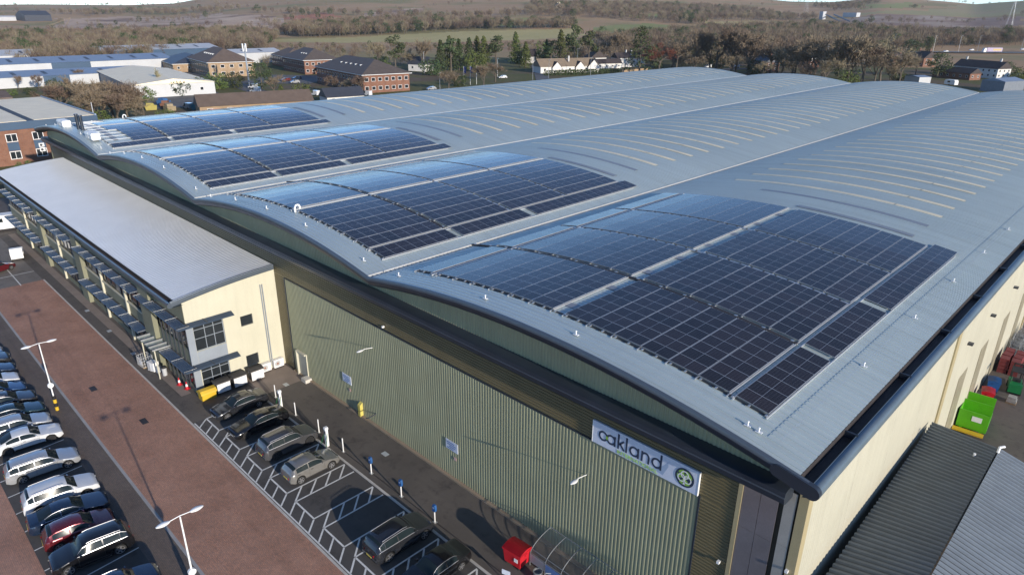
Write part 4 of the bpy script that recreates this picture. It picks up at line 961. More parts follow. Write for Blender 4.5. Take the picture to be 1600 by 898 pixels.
TREES = [('bare',-260,33,9.9,1.3),('bare',-250,30,10,1.4),('bare',-246,40,10.5,1.4),('bare',-237,44,11,1.3),('bare',-233,33,9,1.5),('bare',-226,38,9,1.5),('shrub',-238,30,5,1.2),('shrub',-228,34,4.5,1.2),('bare',-252,44,9,1.4),('shrub',-246,24,4.5,1.3),('bare',-262,42,8,1.4),('shrub',-222,50,4,1.2),('shrub',-200,32,2.4,1.6),('shrub',-178,24,1.8,1.6),('shrub',-172,14,1.6,1.8),('shrub',-176,4,1.7,1.8),('bare',-241,34,12.3,1.2),('bare',-231,38,12.0,1.3),('bare',-230,42,11.1,1.3),('bare',-224,45,7.8,1.4),('shrub',-316,45,6.6,1),('shrub',-328,32,2.7,1.3),('shrub',-328,38,2.8,1.3),('bare',-351,39,5.5,1),('bare',-346,45,6.0,1),('bare',-363,66,6,1.2),('poplar',-300,77,9.5,1),('shrub',-274,62,5.8,1),('shrub',-286,79,6.2,1),('shrub',-293,88,6.2,1),('shrub',-294,93,6.8,1),('shrub',-298,100,7.2,1),('shrub',-299,107,6.8,1),('round',-286,113,10.9,1),('cone',-235,95,6.4,1.35),('shrub',-246,109,6.2,1),('bare',-262,106,7.7,1.3),('bare',-243,128,6.7,1.3),('bare',-235,129,8.2,1.3),('bare',-256,130,6.8,1.2),('bare',-300,149,6.8,1.2),
('pine',-323,210,17.9,1.1),('bare',-325,221,11.6,1.2),('bare',-314,222,16.7,1),('bare',-377,236,12.8,1.2),('shrub',-342,215,7.6,1.2),('shrub',-292,210,8.3,1.2),('cone',-308,230,15.4,1),('cone',-311,239,17.1,1),('cone',-304,240,15.9,1),('pine',-304,234,19.0,1),('cone',-311,254,16.1,1),('cone',-314,263,16.5,1),('shrub',-295,244,11.8,.8),('cone',-305,260,16.8,1),('pine',-300,265,17.6,1.2),('cone',-322,304,16.9,1),('shrub',-319,306,10.9,.9),('bare',-234,193,9.1,1.5),('bare',-235,173,7.9,1.5),('shrub',-241,185,5.3,1.1),('bare',-246,212,8.7,1.6),('cone',-303,326,18.2,1),('shrub',-318,327,12.7,.8),('cone',-317,328,12.7,1),('pine',-271,301,22.0,.85),('pine',-272,316,21.7,.85),('bare',-301,367,15.6,1.2),('bare',-288,364,18.4,1.2),('cedar',-221,296,21.9,1),('rust',-218,311,15.2,1.2),('cone',-228,325,10.4,.9),
('bare',-221,333,18.7,1.1),('bare',-214,341,22.1,1.1),('bare',-202,342,23.7,1.1),('bare',-192,342,22.3,1.1),('bare',-181,342,20.3,1.1),('bare',-167,346,18.8,1.2),('bare',-158,347,16.5,1.2),('bare',-139,337,19.9,1.2),('bare',-126,332,21.5,1.2),('bare',-121,339,19.8,1.2),('bare',-119,359,20.6,1.2),('shrub',-123,326,7.0,1.2),('column',-145,373,15.7,1),('bare',-165,360,14.0,1.2),('round',-106,409,11.7,1.2),('shrub',-113,368,4.8,1.2),('bare',-119,417,9.4,1.2),('bare',-121,390,12.9,1.2),('round',-86,473,6.1,1.3),('shrub',-71,416,7.2,1),('pine',-176,523,14.7,1.3),('column',-161,405,12.1,1),('shrub',-192,666,11.1,1.1),('column',-178,658,11.7,1.2),('bare',-164,323,8.4,1.5),('bare',-142,324,9.5,1.5),('bare',-110,345,9,1.4),('bare',-150,330,12,1.3),('bare',-185,330,10,1.4),('bare',-205,325,9,1.4),('shrub',-170,330,6,1.2),('bare',-128,345,17,1.2),('bare',-210,352,19,1.1),('bare',-196,356,20,1.1),('bare',-187,352,18,1.2),('bare',-174,352,19,1.1),('bare',-160,337,15,1.3),('bare',-148,345,17,1.2),('bare',-133,352,18,1.2),('bare',-115,338,14,1.3),('bare',-152,358,16,1.2),('round',-205,350,9,1.2),('round',-176,338,8,1.2),('bare',-132,322,11,1.4),('bare',-108,352,13,1.3),('bare',-230,345,16,1.2),('bare',-236,352,15,1.2),('pine',-288,300,14,1),('cone',-295,285,13,1),('bare',-270,390,14,1.3),('bare',-250,395,15,1.3),('bare',-300,410,14,1.3)]
desc = {'bare': 'leafless brown tree', 'rust': 'rust brown leafless tree', 'poplar': 'pale slender leafless tree', 'cone': 'green conical conifer', 'column': 'dark narrow column conifer', 'round': 'dark rounded evergreen tree', 'shrub': 'dark evergreen bush', 'pine': 'tall pine with open crown', 'cedar': 'large dark layered cedar'}
def zone(x, y):
    if x < -215 and y < 60: return 'beside the flat roofed brick office'
    if y < 120 and x < -215: return 'among the sheds left of the phone mast'
    if x < -215 and y < 200: return 'in front of the hipped brick offices'
    if x < -280 and y < 270: return 'in the clump behind the hipped office'
    if x < -225 and y < 380: return 'near the white bungalow'
    if x < -150: return 'beyond the middle roof end'
    if y < 400: return 'beyond the right roof ends'
    return 'near the houses by the main road'
buckets = {}
for k, (kd, x, y, h, wd) in enumerate(TREES): buckets.setdefault((desc[kd], zone(x, y)), []).append((math.atan2(x, y + 27), k))
ORD = ['leftmost', 'second from the left', 'third from the left', 'fourth from the left', 'fifth from the left', 'sixth from the left', 'seventh from the left', 'eighth from the left', 'ninth from the left', 'tenth from the left', 'eleventh from the left', 'twelfth from the left', 'thirteenth from the left', 'fourteenth from the left', 'fifteenth from the left', 'sixteenth from the left', 'seventeenth from the left', 'eighteenth from the left', 'nineteenth from the left', 'twentieth from the left']
TL = {}
for (d_, z_), lst in buckets.items():
    lst.sort()
    for j, (_, k) in enumerate(lst):
        o_ = '' if len(lst) == 1 else (', rightmost' if j == len(lst) - 1 else ', ' + ORD[min(j, 19)])
        TL[k] = d_ + o_ + (', ' if o_ else ' ') + z_
for k, (kd, x, y, h, wd) in enumerate(TREES):
    v = KIND[kd]; tm, cm = v[k % len(v)]
    t = thing({'shrub': 'evergreen_bush', 'bare': 'bare_tree', 'rust': 'bare_tree', 'poplar': 'bare_tree', 'pine': 'pine_tree', 'cedar': 'cedar_tree', 'round': 'evergreen_tree'}.get(kd, 'conifer_tree'), TL[k], 'bush' if kd == 'shrub' else 'tree', (x, y, float(HT(x, y)) - .1), random.uniform(0, 6.28), desc[kd] + 's ' + zone(x, y))
    h *= 1.16 if y > 280 else 1.1; s_ = h / 10.0; t.scale = (s_ * wd, s_ * wd, s_)
    link('trunk', tm, t); link('crown', cm, t)
# two round evergreens below the camera, seen by the shade they throw on the charging bays
for x, y, h, wd, lab in ((1.0, -11.2, 8.4, .95, 'rounded evergreen whose shade falls across the empty charging bay'), (2.0, -3.55, 8.2, .42, 'rounded evergreen whose shade falls along the foot of the green wall')):
    t = thing('evergreen_tree', lab, 'tree', (x, y, 0), 1.0); t.scale = (.84 * wd, .84 * wd, h / 10); link('trunk', KIND['round'][0][0], t); link('crown', KIND['round'][0][1], t)
# woods beyond, as one mass: instanced trees
WOODS = {
 'left': ([(-430, 47), (-907, 138), (-937, 179), (-889, 230), (-891, 329), (-821, 376), (-667, 326), (-555, 266), (-540, 225), (-546, 189), (-472, 117), (-455, 79)], 46, (8, 13)),
 'mid': ([(-792, 377), (-864, 459), (-859, 544), (-851, 627), (-767, 675), (-707, 758), (-651, 762), (-622, 734), (-670, 655), (-693, 564), (-712, 445), (-720, 361)], 50, (11, 16)),
 'hedge': ([(-505, 219), (-595, 281), (-560, 344), (-514, 411), (-486, 523), (-479, 576), (-426, 514), (-410, 429), (-431, 340), (-459, 276)], 80, (3, 6)),
 'right': ([(-476, 583), (-488, 683), (-484, 820), (-472, 976), (-424, 1061), (-313, 1013), (-245, 1045), (-177, 1045), (-143, 854), (-196, 727), (-206, 636), (-269, 552), (-341, 518), (-373, 478)], 75, (10, 16)),
 'hillL': ([(-1536, 260), (-1711, 359), (-1817, 647), (-1297, 680), (-1111, 577), (-1601, 619), (-1666, 450), (-1541, 328)], 230, (9, 15)),
 'hillM': ([(-964, 615), (-1073, 798), (-1116, 1031), (-976, 1153), (-890, 1517), (-653, 1632), (-528, 1322), (-607, 1207), (-571, 933), (-637, 896), (-737, 866), (-820, 751)], 150, (9, 16)),
 'skyR': ([(-783, 1876), (-741, 2066), (-609, 1956), (-535, 1901), (-640, 1636)], 180, (9, 14)), 'hillC': ([(-1156, 590), (-1264, 816), (-1289, 965), (-1108, 825), (-1007, 644)], 150, (9, 14)),
 'near': ([(-300, 330), (-360, 420), (-300, 500), (-220, 480), (-160, 430), (-215, 360)], 95, (8, 14)), 'belt': ([(-420, 130), (-500, 160), (-480, 215), (-420, 270), (-350, 260)], 260, (5, 9))}
pts = []; rg = np.random.RandomState(5)
for nm, (P_, area, (h0, h1)) in WOODS.items():
    P_ = np.array(P_, float); (x0, y0), (x1, y1) = P_.min(0), P_.max(0); n = int((x1 - x0) * (y1 - y0) / area); x = rg.uniform(x0, x1, n); y = rg.uniform(y0, y1, n)
    ok = inpoly([tuple(p) for p in P_], x + 12 * np.sin(y / 40), y + 12 * np.cos(x / 47))
    if nm in ('hillM', 'hillL', 'hillC'): ok &= (np.sin(x / 170 + 1.1 * np.sin(y / 210)) + np.cos(y / 140 + x / 400) > -.35)
    for P2, k in REG: ok &= ~inpoly(P2, x, y) if k in (1, 7) else True
    x, y = x[ok], y[ok]; ever = rg.rand(len(x)) < (.05 if nm != 'hedge' else .09)
    pts.append(np.stack([x, y, HT(x, y) - .2, rg.uniform(h0, h1, len(x)) / 10, rg.uniform(0, 6.28, len(x)), np.where(ever, 5, rg.randint(0, 5, len(x)))], 1))
# thin hedgerows and scattered trees over the hill country
n = 2600; a = np.radians(rg.uniform(-84, -5, n)); r = rg.uniform(1150, 3500, n); x = r * np.sin(a); y = r * np.cos(a) - 27
ok = (np.abs(np.sin(x / 95 + .4 * np.sin(y / 160))) < .16) | (np.abs(np.sin(y / 120 + .5 * np.sin(x / 140))) < .12) | (rg.rand(n) < .12)
for P2, k in REG: ok &= ~inpoly(P2, x, y)
x, y = x[ok], y[ok]
n = 1500; qa = np.radians(rg.uniform(-80, -9, n)); qr = rg.uniform(880, 1700, n); qx = qr * np.sin(qa); qy = qr * np.cos(qa) - 27
okq = np.zeros(n, bool)
for P2, k in REG: okq |= inpoly(P2, qx, qy) if k in (2, 3, 4) else False
okq &= (np.sin(qx / 60 + 2 * np.sin(qy / 90)) + rg.rand(n) > .7)
x = np.concatenate([x, qx[okq]]); y = np.concatenate([y, qy[okq]])
pts.append(np.stack([x, y, HT(x, y) - .2, rg.uniform(.45, 1.2, len(x)), rg.uniform(0, 6.28, len(x)), np.where(rg.rand(len(x)) < .08, 5, rg.randint(0, 5, len(x)))], 1))
pts = np.concatenate(pts)
me = bpy.data.meshes.new('woodland'); me.from_pydata(pts[:, :3].tolist(), [], [])
for nm, c_, ty in (('size', 3, 'FLOAT'), ('turn', 4, 'FLOAT'), ('kind_id', 5, 'INT')):
    at = me.attributes.new(nm, ty, 'POINT'); at.data.foreach_set('value', (pts[:, c_].astype(int) if ty == 'INT' else pts[:, c_]).tolist())
wood = tag(link('woodland', me), 'mass of leafless brown winter woodland covering the distant valley and hills', 'woodland', None, 'stuff')
def join_tree(tm, cm, nm):
    o = bpy.data.meshes.new(nm); nv = len(tm.vertices); vv = [v.co[:] for v in tm.vertices] + [v.co[:] for v in cm.vertices]; ff = [tuple(p.vertices) for p in tm.polygons] + [tuple(nv + i for i in p.vertices) for p in cm.polygons]
    o.from_pydata(vv, [], ff); o.materials.append(tm.materials[0]); o.materials.append(cm.materials[0]); o.polygons.foreach_set('material_index', [0] * len(tm.polygons) + [1] * len(cm.polygons)); o.update(); return bpy.data.objects.new(nm, o)
# a lighter winter tree for the far woods: broader twigs, fewer of them
def far_tree(seed):
    rnd = random.Random(seed); mb = MB(); mt = []
    def rv(): return Vector((rnd.gauss(0, 1), rnd.gauss(0, 1), rnd.gauss(0, 1))).normalized()
    mb.tube([(0, 0, -.3), (0, 0, 5.5)], [.2, .1], 4); nt = len(mb.f)
    for k in range(230):
        d = rv(); c_ = Vector((d.x * 3.4, d.y * 3.4, 5.9 + d.z * 3.6)) * 1.0; base = Vector((0, 0, 3.2)) + (c_ - Vector((0, 0, 3.2))) * rnd.uniform(.35, .75); e = base + (c_ - base) * rnd.uniform(.7, 1.15) + rv() * .6
        s_ = (e - base).cross(rv()).normalized() * rnd.uniform(.05, .13); mb.poly([base - s_, base + s_, e])
    me_ = bpy.data.meshes.new('far_tree'); me_.from_pydata(mb.v, [], mb.f); me_.materials.append(M['bark']); me_.materials.append(M['twig']); me_.polygons.foreach_set('material_index', [0] * nt + [1] * (len(mb.f) - nt)); me_.update(); return bpy.data.objects.new('far_tree', me_)
srcs = [far_tree(100 + k) for k in range(5)] + [join_tree(*KIND['round'][0], 'far_evergreen')]
ng = bpy.data.node_groups.new('woodland_scatter', 'GeometryNodeTree'); ng.interface.new_socket('Geometry', in_out='INPUT', socket_type='NodeSocketGeometry'); ng.interface.new_socket('Geometry', in_out='OUTPUT', socket_type='NodeSocketGeometry')
gi = ng.nodes.new('NodeGroupInput'); go = ng.nodes.new('NodeGroupOutput'); jn = ng.nodes.new('GeometryNodeJoinGeometry'); ng.links.new(jn.outputs[0], go.inputs[0])
def attr(nm, ty): n = ng.nodes.new('GeometryNodeInputNamedAttribute'); n.data_type = ty; n.inputs[0].default_value = nm; return n.outputs[0]
sz, tn, kd = attr('size', 'FLOAT'), attr('turn', 'FLOAT'), attr('kind_id', 'INT')
cx = ng.nodes.new('ShaderNodeCombineXYZ'); ng.links.new(tn, cx.inputs[2])
for k, so in enumerate(srcs):
    cmp_ = ng.nodes.new('FunctionNodeCompare'); cmp_.data_type = 'INT'; cmp_.operation = 'EQUAL'; ng.links.new(kd, cmp_.inputs['A'] if 'A' in cmp_.inputs else cmp_.inputs[2]); 
    for s_ in cmp_.inputs:
        if s_.type == 'INT' and s_.name == 'A' and not s_.is_linked: ng.links.new(kd, s_)
        if s_.type == 'INT' and s_.name == 'B': s_.default_value = k
    oi = ng.nodes.new('GeometryNodeObjectInfo'); oi.inputs[0].default_value = so; oi.inputs['As Instance'].default_value = True
    ip = ng.nodes.new('GeometryNodeInstanceOnPoints'); ng.links.new(gi.outputs[0], ip.inputs['Points']); ng.links.new(cmp_.outputs[0], ip.inputs['Selection']); ng.links.new(oi.outputs['Geometry'], ip.inputs['Instance'])
    ng.links.new(cx.outputs[0], ip.inputs['Rotation']); ng.links.new(sz, ip.inputs['Scale']); ng.links.new(ip.outputs[0], jn.inputs[0])
wood.modifiers.new('scatter', 'NODES').node_group = ng
# ---------------------------------------------------------------- buildings beyond the warehouse
M['b_red'] = brickmat('red_brick', (.26, .115, .065), (.22, .10, .06), (.2, .16, .13), .225, .075)
M['b_buff'] = brickmat('buff_brick', (.42, .30, .18), (.36, .26, .15), (.3, .25, .2), .225, .075)
M['tile_brown'] = pm('brown_tiles', (.13, .095, .075), .8, 0, .15, .6, .1, 4.); M['tile_mix'] = pm('dark_brown_tiles', (.10, .08, .068), .7, 0, .15, .6, .1, 4.); M['tile_slate'] = pm('slate_tiles', (.05, .055, .07), .5, 0, .12, .6, .1, 4.); M['tile_tan'] = pm('tan_tiles', (.23, .175, .12), .8, 0, .15, .6, .1, 4.); M['tile_dark'] = pm('dark_tiles', (.055, .042, .04), .8, 0, .15, .6, .1, 4.)
M['shed_blue'] = pm('blue_grey_sheet', (.24, .30, .39), .5, .2, .06, .2); M['shed_white'] = pm('white_sheet', (.47, .48, .49), .5, .05, .06, .2); M['shed_navy'] = pm('navy_sheet', (.03, .07, .13), .5, .1, .08, .3); M['shed_cream'] = pm('cream_sheet', (.90, .77, .54), .6, 0, .07, .3); M['rend'] = pm('white_render', (.66, .64, .60), .8, 0, .06, .5)
def house(name, label, cat, loc, rz, w_, d, h, rh, roof='hip', wall=None, tile=None, rows=2, wsp=3.0, over=.5, chim=0, group=None, base=None, win=(1.3, 1.3), dormers=0, sky=0, faces='FRLB'):
    """footprint: local x -w..0, y 0..d; front faces -y, right faces +x"""
    t = thing(name, label, cat, (*loc, float(HT(*loc))), rz, group); wall = wall or M['b_red']; tile = tile or M['tile_brown']
    MB().box(-w_, 0, 0, d, -.3, h).build('wall', wall, t)
    if base: MB().box(-w_ - .02, .02, -.02, d + .02, -.3, h * .45).build('plinth', base, t)
    o_ = over; mb = MB(); x0, x1, y0, y1 = -w_ - o_, o_, -o_, d + o_
    if roof == 'hip':
        m_ = min(x1 - x0, y1 - y0) / 2
        if x1 - x0 >= y1 - y0: A, B_ = (x0 + m_, (y0 + y1) / 2, h + rh), (x1 - m_, (y0 + y1) / 2, h + rh)
        else: A, B_ = ((x0 + x1) / 2, y0 + m_, h + rh), ((x0 + x1) / 2, y1 - m_, h + rh)
        c0, c1, c2, c3 = (x0, y0, h), (x1, y0, h), (x1, y1, h), (x0, y1, h)
        if x1 - x0 >= y1 - y0: mb.poly([c0, c1, B_, A], 0); mb.poly([c1, c2, B_], 0); mb.poly([c2, c3, A, B_], 0); mb.poly([c3, c0, A], 0)
        else: mb.poly([c0, c1, A], 0); mb.poly([c1, c2, B_, A], 0); mb.poly([c2, c3, B_], 0); mb.poly([c3, c0, A, B_], 0)
        mb.poly([c0, c3, c2, c1], 0)
    elif roof == 'gx': mb.prism([(y0, h), ((y0 + y1) / 2, h + rh), (y1, h), ((y0 + y1) / 2, h - .01)], 0, x0, x1); MB().prism([(0, h), (d / 2, h + rh * d / (d + 2 * o_) - .1), (d, h)], 0, -w_, 0).build('gable', wall, t)
    elif roof == 'gy': mb.prism([(x0, h), ((x0 + x1) / 2, h + rh), (x1, h), ((x0 + x1) / 2, h - .01)], 1, y0, y1); MB().prism([(-w_, h), (-w_ / 2, h + rh * w_ / (w_ + 2 * o_) - .1), (0, h)], 1, 0, d).build('gable', wall, t)
    elif roof == 'flat': mb.box(-w_ - .1, .1, -.1, d + .1, h, h + rh)
    rf = mb.build('roof', tile, t)
    if roof == 'hip' and over: MB().box(x0, x1, y0, y1, h - .22, h - .02).build('eaves', M['white'], t)
    wm = MB(); ww, wh_ = win
    def window(face, u, z):
        y_ = {'F': (u, -.03), 'B': (u, d + .03), 'R': (.03, u), 'L': (-w_ - .03, u)}[face]
        fb = MB(); gb = MB()
        if face in 'FB':
            s_ = -1 if face == 'F' else 1; fb.box(u - ww / 2, u + ww / 2, min(y_[1], y_[1] - s_ * .06), max(y_[1], y_[1] - s_ * .06), z, z + wh_); gb.box(u - ww / 2 + .1, u + ww / 2 - .1, min(y_[1] + s_ * .004, y_[1]), max(y_[1] + s_ * .004, y_[1]), z + .1, z + wh_ - .1)
        else:
            s_ = 1 if face == 'R' else -1; fb.box(min(y_[0], y_[0] - s_ * .06), max(y_[0], y_[0] - s_ * .06), u - ww / 2, u + ww / 2, z, z + wh_); gb.box(min(y_[0] + s_ * .004, y_[0]), max(y_[0] + s_ * .004, y_[0]), u - ww / 2 + .1, u + ww / 2 - .1, z + .1, z + wh_ - .1)
        f_ = fb.build('window', M['white'], t); gb.build('pane', M['glass'], f_)
    for rr_ in range(rows):
        z = 1.0 + rr_ * (h - .3) / max(1, rows) if rows > 1 else h * .36
        if 'F' in faces:
            n = max(1, int(w_ // wsp))
            for k in range(n): window('F', -w_ + (k + .5) * w_ / n, z)
        if 'R' in faces:
            n = max(1, int(d // wsp))
            for k in range(n): window('R', (k + .5) * d / n, z)
    for k in range(chim):
        cx_ = -w_ * (.12 + .76 * k / max(1, chim - 1)) if chim > 1 else -w_ * .2
        c_ = MB().box(cx_ - .4, cx_ + .4, d / 2 - .3, d / 2 + .3, h + rh * .6, h + rh + 1.4).build('chimney', wall if wall is not M['rend'] else M['rend'], rf); MB().tube([(cx_, d / 2, h + rh + 1.4), (cx_, d / 2, h + rh + 1.8)], .13, 6).build('chimney_pot', M['tile_brown'], c_)
    for k in range(sky): MB().box(-w_ * (.25 + .1 * k) - .5, -w_ * (.25 + .1 * k) + .4, d * .22, d * .30, h + rh * .42, h + rh * .58).build('rooflight', M['shed_white'], rf)
    return t
RZ = R(-10)
house('brick_office', 'large red brick office with dark slate hipped roof, nearest of the hipped offices', 'office building', (-246, 137), RZ, 52, 21, 7.2, 5.2, 'hip', M['b_red'], M['tile_mix'], 2, 3.0, .9, sky=5, win=(1.7, 1.5))
house('brick_office', 'red brick office with hipped slate roof behind the nearest hipped office', 'office building', (-338, 163), RZ, 34, 19, 7.0, 5.2, 'hip', M['b_red'], M['tile_mix'], 2, 3.0, .8, sky=3, win=(1.6, 1.4))
house('brick_office', 'small far brick office, leftmost roof behind the second hipped office', 'office building', (-385, 178), RZ, 26, 16, 6.0, 4.0, 'hip', M['b_red'], M['tile_brown'], 2, 3.2, .6, win=(1.6, 1.4))
house('brick_office', 'buff and brown office with brown hipped roof left of the phone mast', 'office building', (-352, 119), RZ, 42, 22, 7.0, 6.0, 'hip', M['b_buff'], M['tile_brown'], 2, 4.0, .8, sky=5, win=(1.9, 1.5))
house('slate_shed', 'low building with navy slate roof between the grey sheds and the hipped office', 'building', (-392, 117), RZ, 44, 26, 4.2, 4.0, 'hip', M['b_buff'], M['tile_slate'], 1, 5.0, .5)
# pale big shed: shallow gable
t = house('pale_shed', 'wide pale roofed shed with white gable wall in front of the hipped office', 'shed', (-287, 62), R(-8), 78, 30, 4.8, 1.8, 'gx', M['shed_white'], M['shed_cream'], 1, 9.0, .4, faces='R')
MB().box(-78.2, .0, -.06, -.01, .2, 4.6).build('side_cladding', M['shed_navy'], t)
for k in range(9): MB().box(-2 - k * 8.5, -1.8 - k * 8.5, -.45, 30.45, 4.85, 4.9).build('roof_seam', M['shed_white'], t) if False else None
# long ranges of sheds at the left
def range_shed(label, x, y0, y1, dep, h, rh, wall, panels, roofm):
    t = thing('long_shed', label, 'shed', (x, y0, 0), 0, None); L_ = y1 - y0
    MB().box(-dep, 0, 0, L_, -.2, h).build('wall', wall, t)
    mb = MB(); mb.prism([(.4, h), (-dep / 2, h + rh), (-dep - .4, h), (-dep / 2, h - .01)], 1, -.3, L_ + .3); rf = mb.build('roof', roofm, t)
    for a, b_, m_ in panels: MB().box(.005, .08, a, b_, .2, h - .1).build('wall_panel', m_, t)
    k = 4
    while k < L_ - 3:
        u0, u1 = .28, .72; mb = MB(); xa, xb = -dep / 2 * u1, -dep / 2 * u0; za, zb_ = h + rh * u1 + .08, h + rh * u0 + .08; mb.poly([(xa, k, za), (xb, k, zb_), (xb, k + 1.6, zb_), (xa, k + 1.6, za)]); mb.build('rooflight', M['tile_slate'], rf); k += 11.5
range_shed('long white walled shed with blue grey roof, the nearer of two parallel ranges', -358, -10, 92, 30, 4.2, 1.6, M['shed_white'], [(10, 36, M['shed_white']), (60, 70, M['shed_navy'])], M['shed_blue'])
range_shed('long shed with navy and white wall panels, the farther of two parallel ranges', -420, -10, 128, 34, 5.4, 2.2, M['shed_white'], [(0, 45, M['shed_navy']), (45.2, 78, M['shed_white']), (78.2, 96, M['shed_navy']), (96.2, 108, M['shed_white']), (112, 128, M['shed_white'])], M['shed_blue'])
range_shed('pale roofed far shed behind the navy and white range', -500, 115, 190, 34, 6, 2.4, M['shed_white'], [(0, 70, M['shed_navy'])], M['shed_white'])
range_shed('white far shed at the left picture edge below the wood', -485, 20, 78, 30, 6, 2.5, M['shed_white'], [(0, 50, M['shed_white'])], M['shed_white'])
range_shed('white low shed right of the phone mast, mostly hidden by trees', -430, 160, 200, 22, 6, 2.0, M['shed_white'], [(0, 20, M['shed_white'])], M['shed_white'])
# flat roofed brick office beside the warehouse corner
t = thing('flat_roof_office', 'red brick office with navy fascia and pale flat roof at the left edge', 'office building', (-181, -30, 0))
MB().box(-47, 0, 0, 50.5, -.1, 7.4).build('wall', M['b_red'], t); MB().box(-47.2, .25, -.2, 50.7, 7.4, 9.0).build('fascia', M['shed_navy'], t)
MB().box(-46.6, -.4, .2, 37.0, 9.0, 9.06).build('roof_panel', M['shed_cream'], t); MB().box(-46.6, -.4, 38.4, 50.2, 9.0, 9.06).build('roof_panel', M['shed_cream'], t); MB().box(-46.6, -.4, 37.1, 38.3, 9.0, 9.03).build('roof_gutter', M['gutter_dark'], t)
MB().box(-46.8, .2, 50.25, 50.6, 9.0, 9.3).build('roof_kerb', M['shed_blue'], t)
MB().prism([(-62, 7.4), (-54, 10.6), (-47.3, 9.4), (-47.3, 7.4)], 1, 5, 44).build('rear_roof', M['tile_brown'], t)
for k in range(6): MB().prism([(-53.6, 10.62), (-48.2, 9.66), (-48.2, 9.76), (-53.6, 10.72)], 1, 16 + k * 3.6, 19.2 + k * 3.6).build('roof_panel', M['shed_navy'], t)
for k in range(10):
    y = 3 + k * 4.9
    for z in (1.2, 4.9):
        f_ = MB().box(0, .06, y, y + 2.1, z, z + 1.7).build('window', M['white'], t)
        for j in range(2): MB().box(.06, .07, y + .12 + j * .98, y + 1.0 + j * .98, z + .12, z + 1.58).build('pane', M['glass'], f_)
    MB().box(0, .04, y, y + 2.1, 3.0, 4.8).build('blue_panel', M['shed_navy'], t)
for y, z in ((38.0, 3.3), (38.0, 2.3), (46.5, 3.4), (46.5, 2.4), (48.2, 3.2)):
    a_ = MB().box(.05, .5, y, y + 1.0, z, z + .8).build('air_conditioner', M['white'], t); mb = MB(); mb.disc((.505, y + .42, z + .4), .28, 0, 14); mb.build('fan_grille', M['frame_dark'], a_)
MB().tube([(-3, 50.9, 6), (-3, 50.9, 11.5)], .09, 6).build('vent_pipe', M['shed_white'], t)
house('bungalow', 'long low brick building with brown tiled roof just beyond the far left roof', 'bungalow', (-232, 62), R(80), 0.01, .01, .1, .1, 'flat') if False else None
t = house('low_brick_building', 'long low brick building with brown tiled roof just beyond the solar roof', 'building', (-226, 62), R(-14), 9, 36, 2.9, 3.4, 'gy', M['b_buff'], M['tile_brown'], 1, 5.5, .5, win=(1.6, 1.2), faces='R')
MB().box(0, .07, 3, 6.2, .6, 2.0).build('shop_sign', pm('pink_sign', (.45, .12, .14), .6), t)
house('dark_hut', 'small dark slate roofed building right of the conical conifer', 'building', (-223, 106), R(-12), 8, 14, 2.6, 3.0, 'gy', M['rend'], M['tile_slate'], 1, 4, .4, faces='R')
# white bungalow with two gables
t = house('white_bungalow', 'long white bungalow with tan tiled roof and small gables behind a hedge', 'bungalow', (-262, 262), R(-22), 10, 36, 3.4, 4.0, 'gy', M['rend'], M['tile_tan'], 1, 5, .5, 1, faces='R')
for y in (9.5, 24, 32.5):
    w2 = 5.5 if y != 32.5 else 7; MB().prism([(y - w2 / 2, 3.0), (y, 3.0 + w2 * .5), (y + w2 / 2, 3.0)], 0, -4, 1.2).build('gable', M['rend'], t); MB().box(-4, 1.2, y - w2 / 2, y + w2 / 2, 0, 3.0).build('bay', M['rend'], t)
    for s_ in (-1, 1): MB().prism([(y, 3.1 + w2 * .5), (y + s_ * (w2 / 2 + .3), 2.85), (y + s_ * (w2 / 2 + .3), 3.0), (y, 3.3 + w2 * .5)], 0, -4.5, 1.4).build('gable_roof', M['tile_dark'], t)
house('white_house', 'tall white house with a white chimney stack on its gable end', 'house', (-272, 318), R(-22), 8, 11, 5.4, 4.2, 'gx', M['rend'], M['tile_dark'], 2, 3.5, .3, 1, win=(1.1, 1.2))
house('white_house', 'white house with dark roof right of the tall white gabled house', 'house', (-262, 332), R(-22), 8, 20, 5.2, 3.0, 'gy', M['rend'], M['tile_dark'], 2, 4.0, .3, 2, win=(1.2, 1.2))
house('white_house', 'low white cottage wing in front of the two white houses', 'house', (-262, 312), R(-22), 7, 17, 2.8, 2.6, 'gy', M['rend'], M['tile_dark'], 1, 3.5, .3, 0, win=(1.1, 1.0))
house('white_house', 'far dark roofed house with white gable edge behind the conifers', 'house', (-318, 316), R(30), 10, 9, 4.0, 4.6, 'gx', M['rend'], M['tile_dark'], 1, 4, .5, 0)
house('grey_house', 'dark roofed house half hidden by the pines left of the conifer clump', 'house', (-312, 222), R(20), 11, 9, 3.6, 4.0, 'gx', M['rend'], M['tile_slate'], 1, 4, .5, 0)
# hedge in front of the bungalow
mb = MB(); rnd = random.Random(4)
for _ in range(2600):
    u = rnd.random(); x = -252 + 18 * u * .9 + rnd.uniform(-1.1, 1.1); y = 254 + 44 * u + rnd.uniform(-.8, .8); p = Vector((x, y, rnd.uniform(0, 2.6))); n = Vector((rnd.gauss(0, 1), rnd.gauss(0, 1), rnd.gauss(0, 1))).normalized(); a = n.orthogonal().normalized() * .3; b_ = n.cross(a); mb.poly([p - a, p - b_, p + a, p + b_])
me = bpy.data.meshes.new('hedge'); me.from_pydata(mb.v, [], mb.f); me.materials.append(M['leaf']); me.update(); tag(link('hedge', me), 'clipped dark green hedge in front of the white bungalow', 'hedge')
MB_ = MB().box(-.3, .3, 0, 18, 0, 2.2); tag(MB_.build('garden_wall', M['b_buff'], None, None, (-233, 297, 0), R(-15)), 'buff brick garden wall right of the hedge', 'wall')
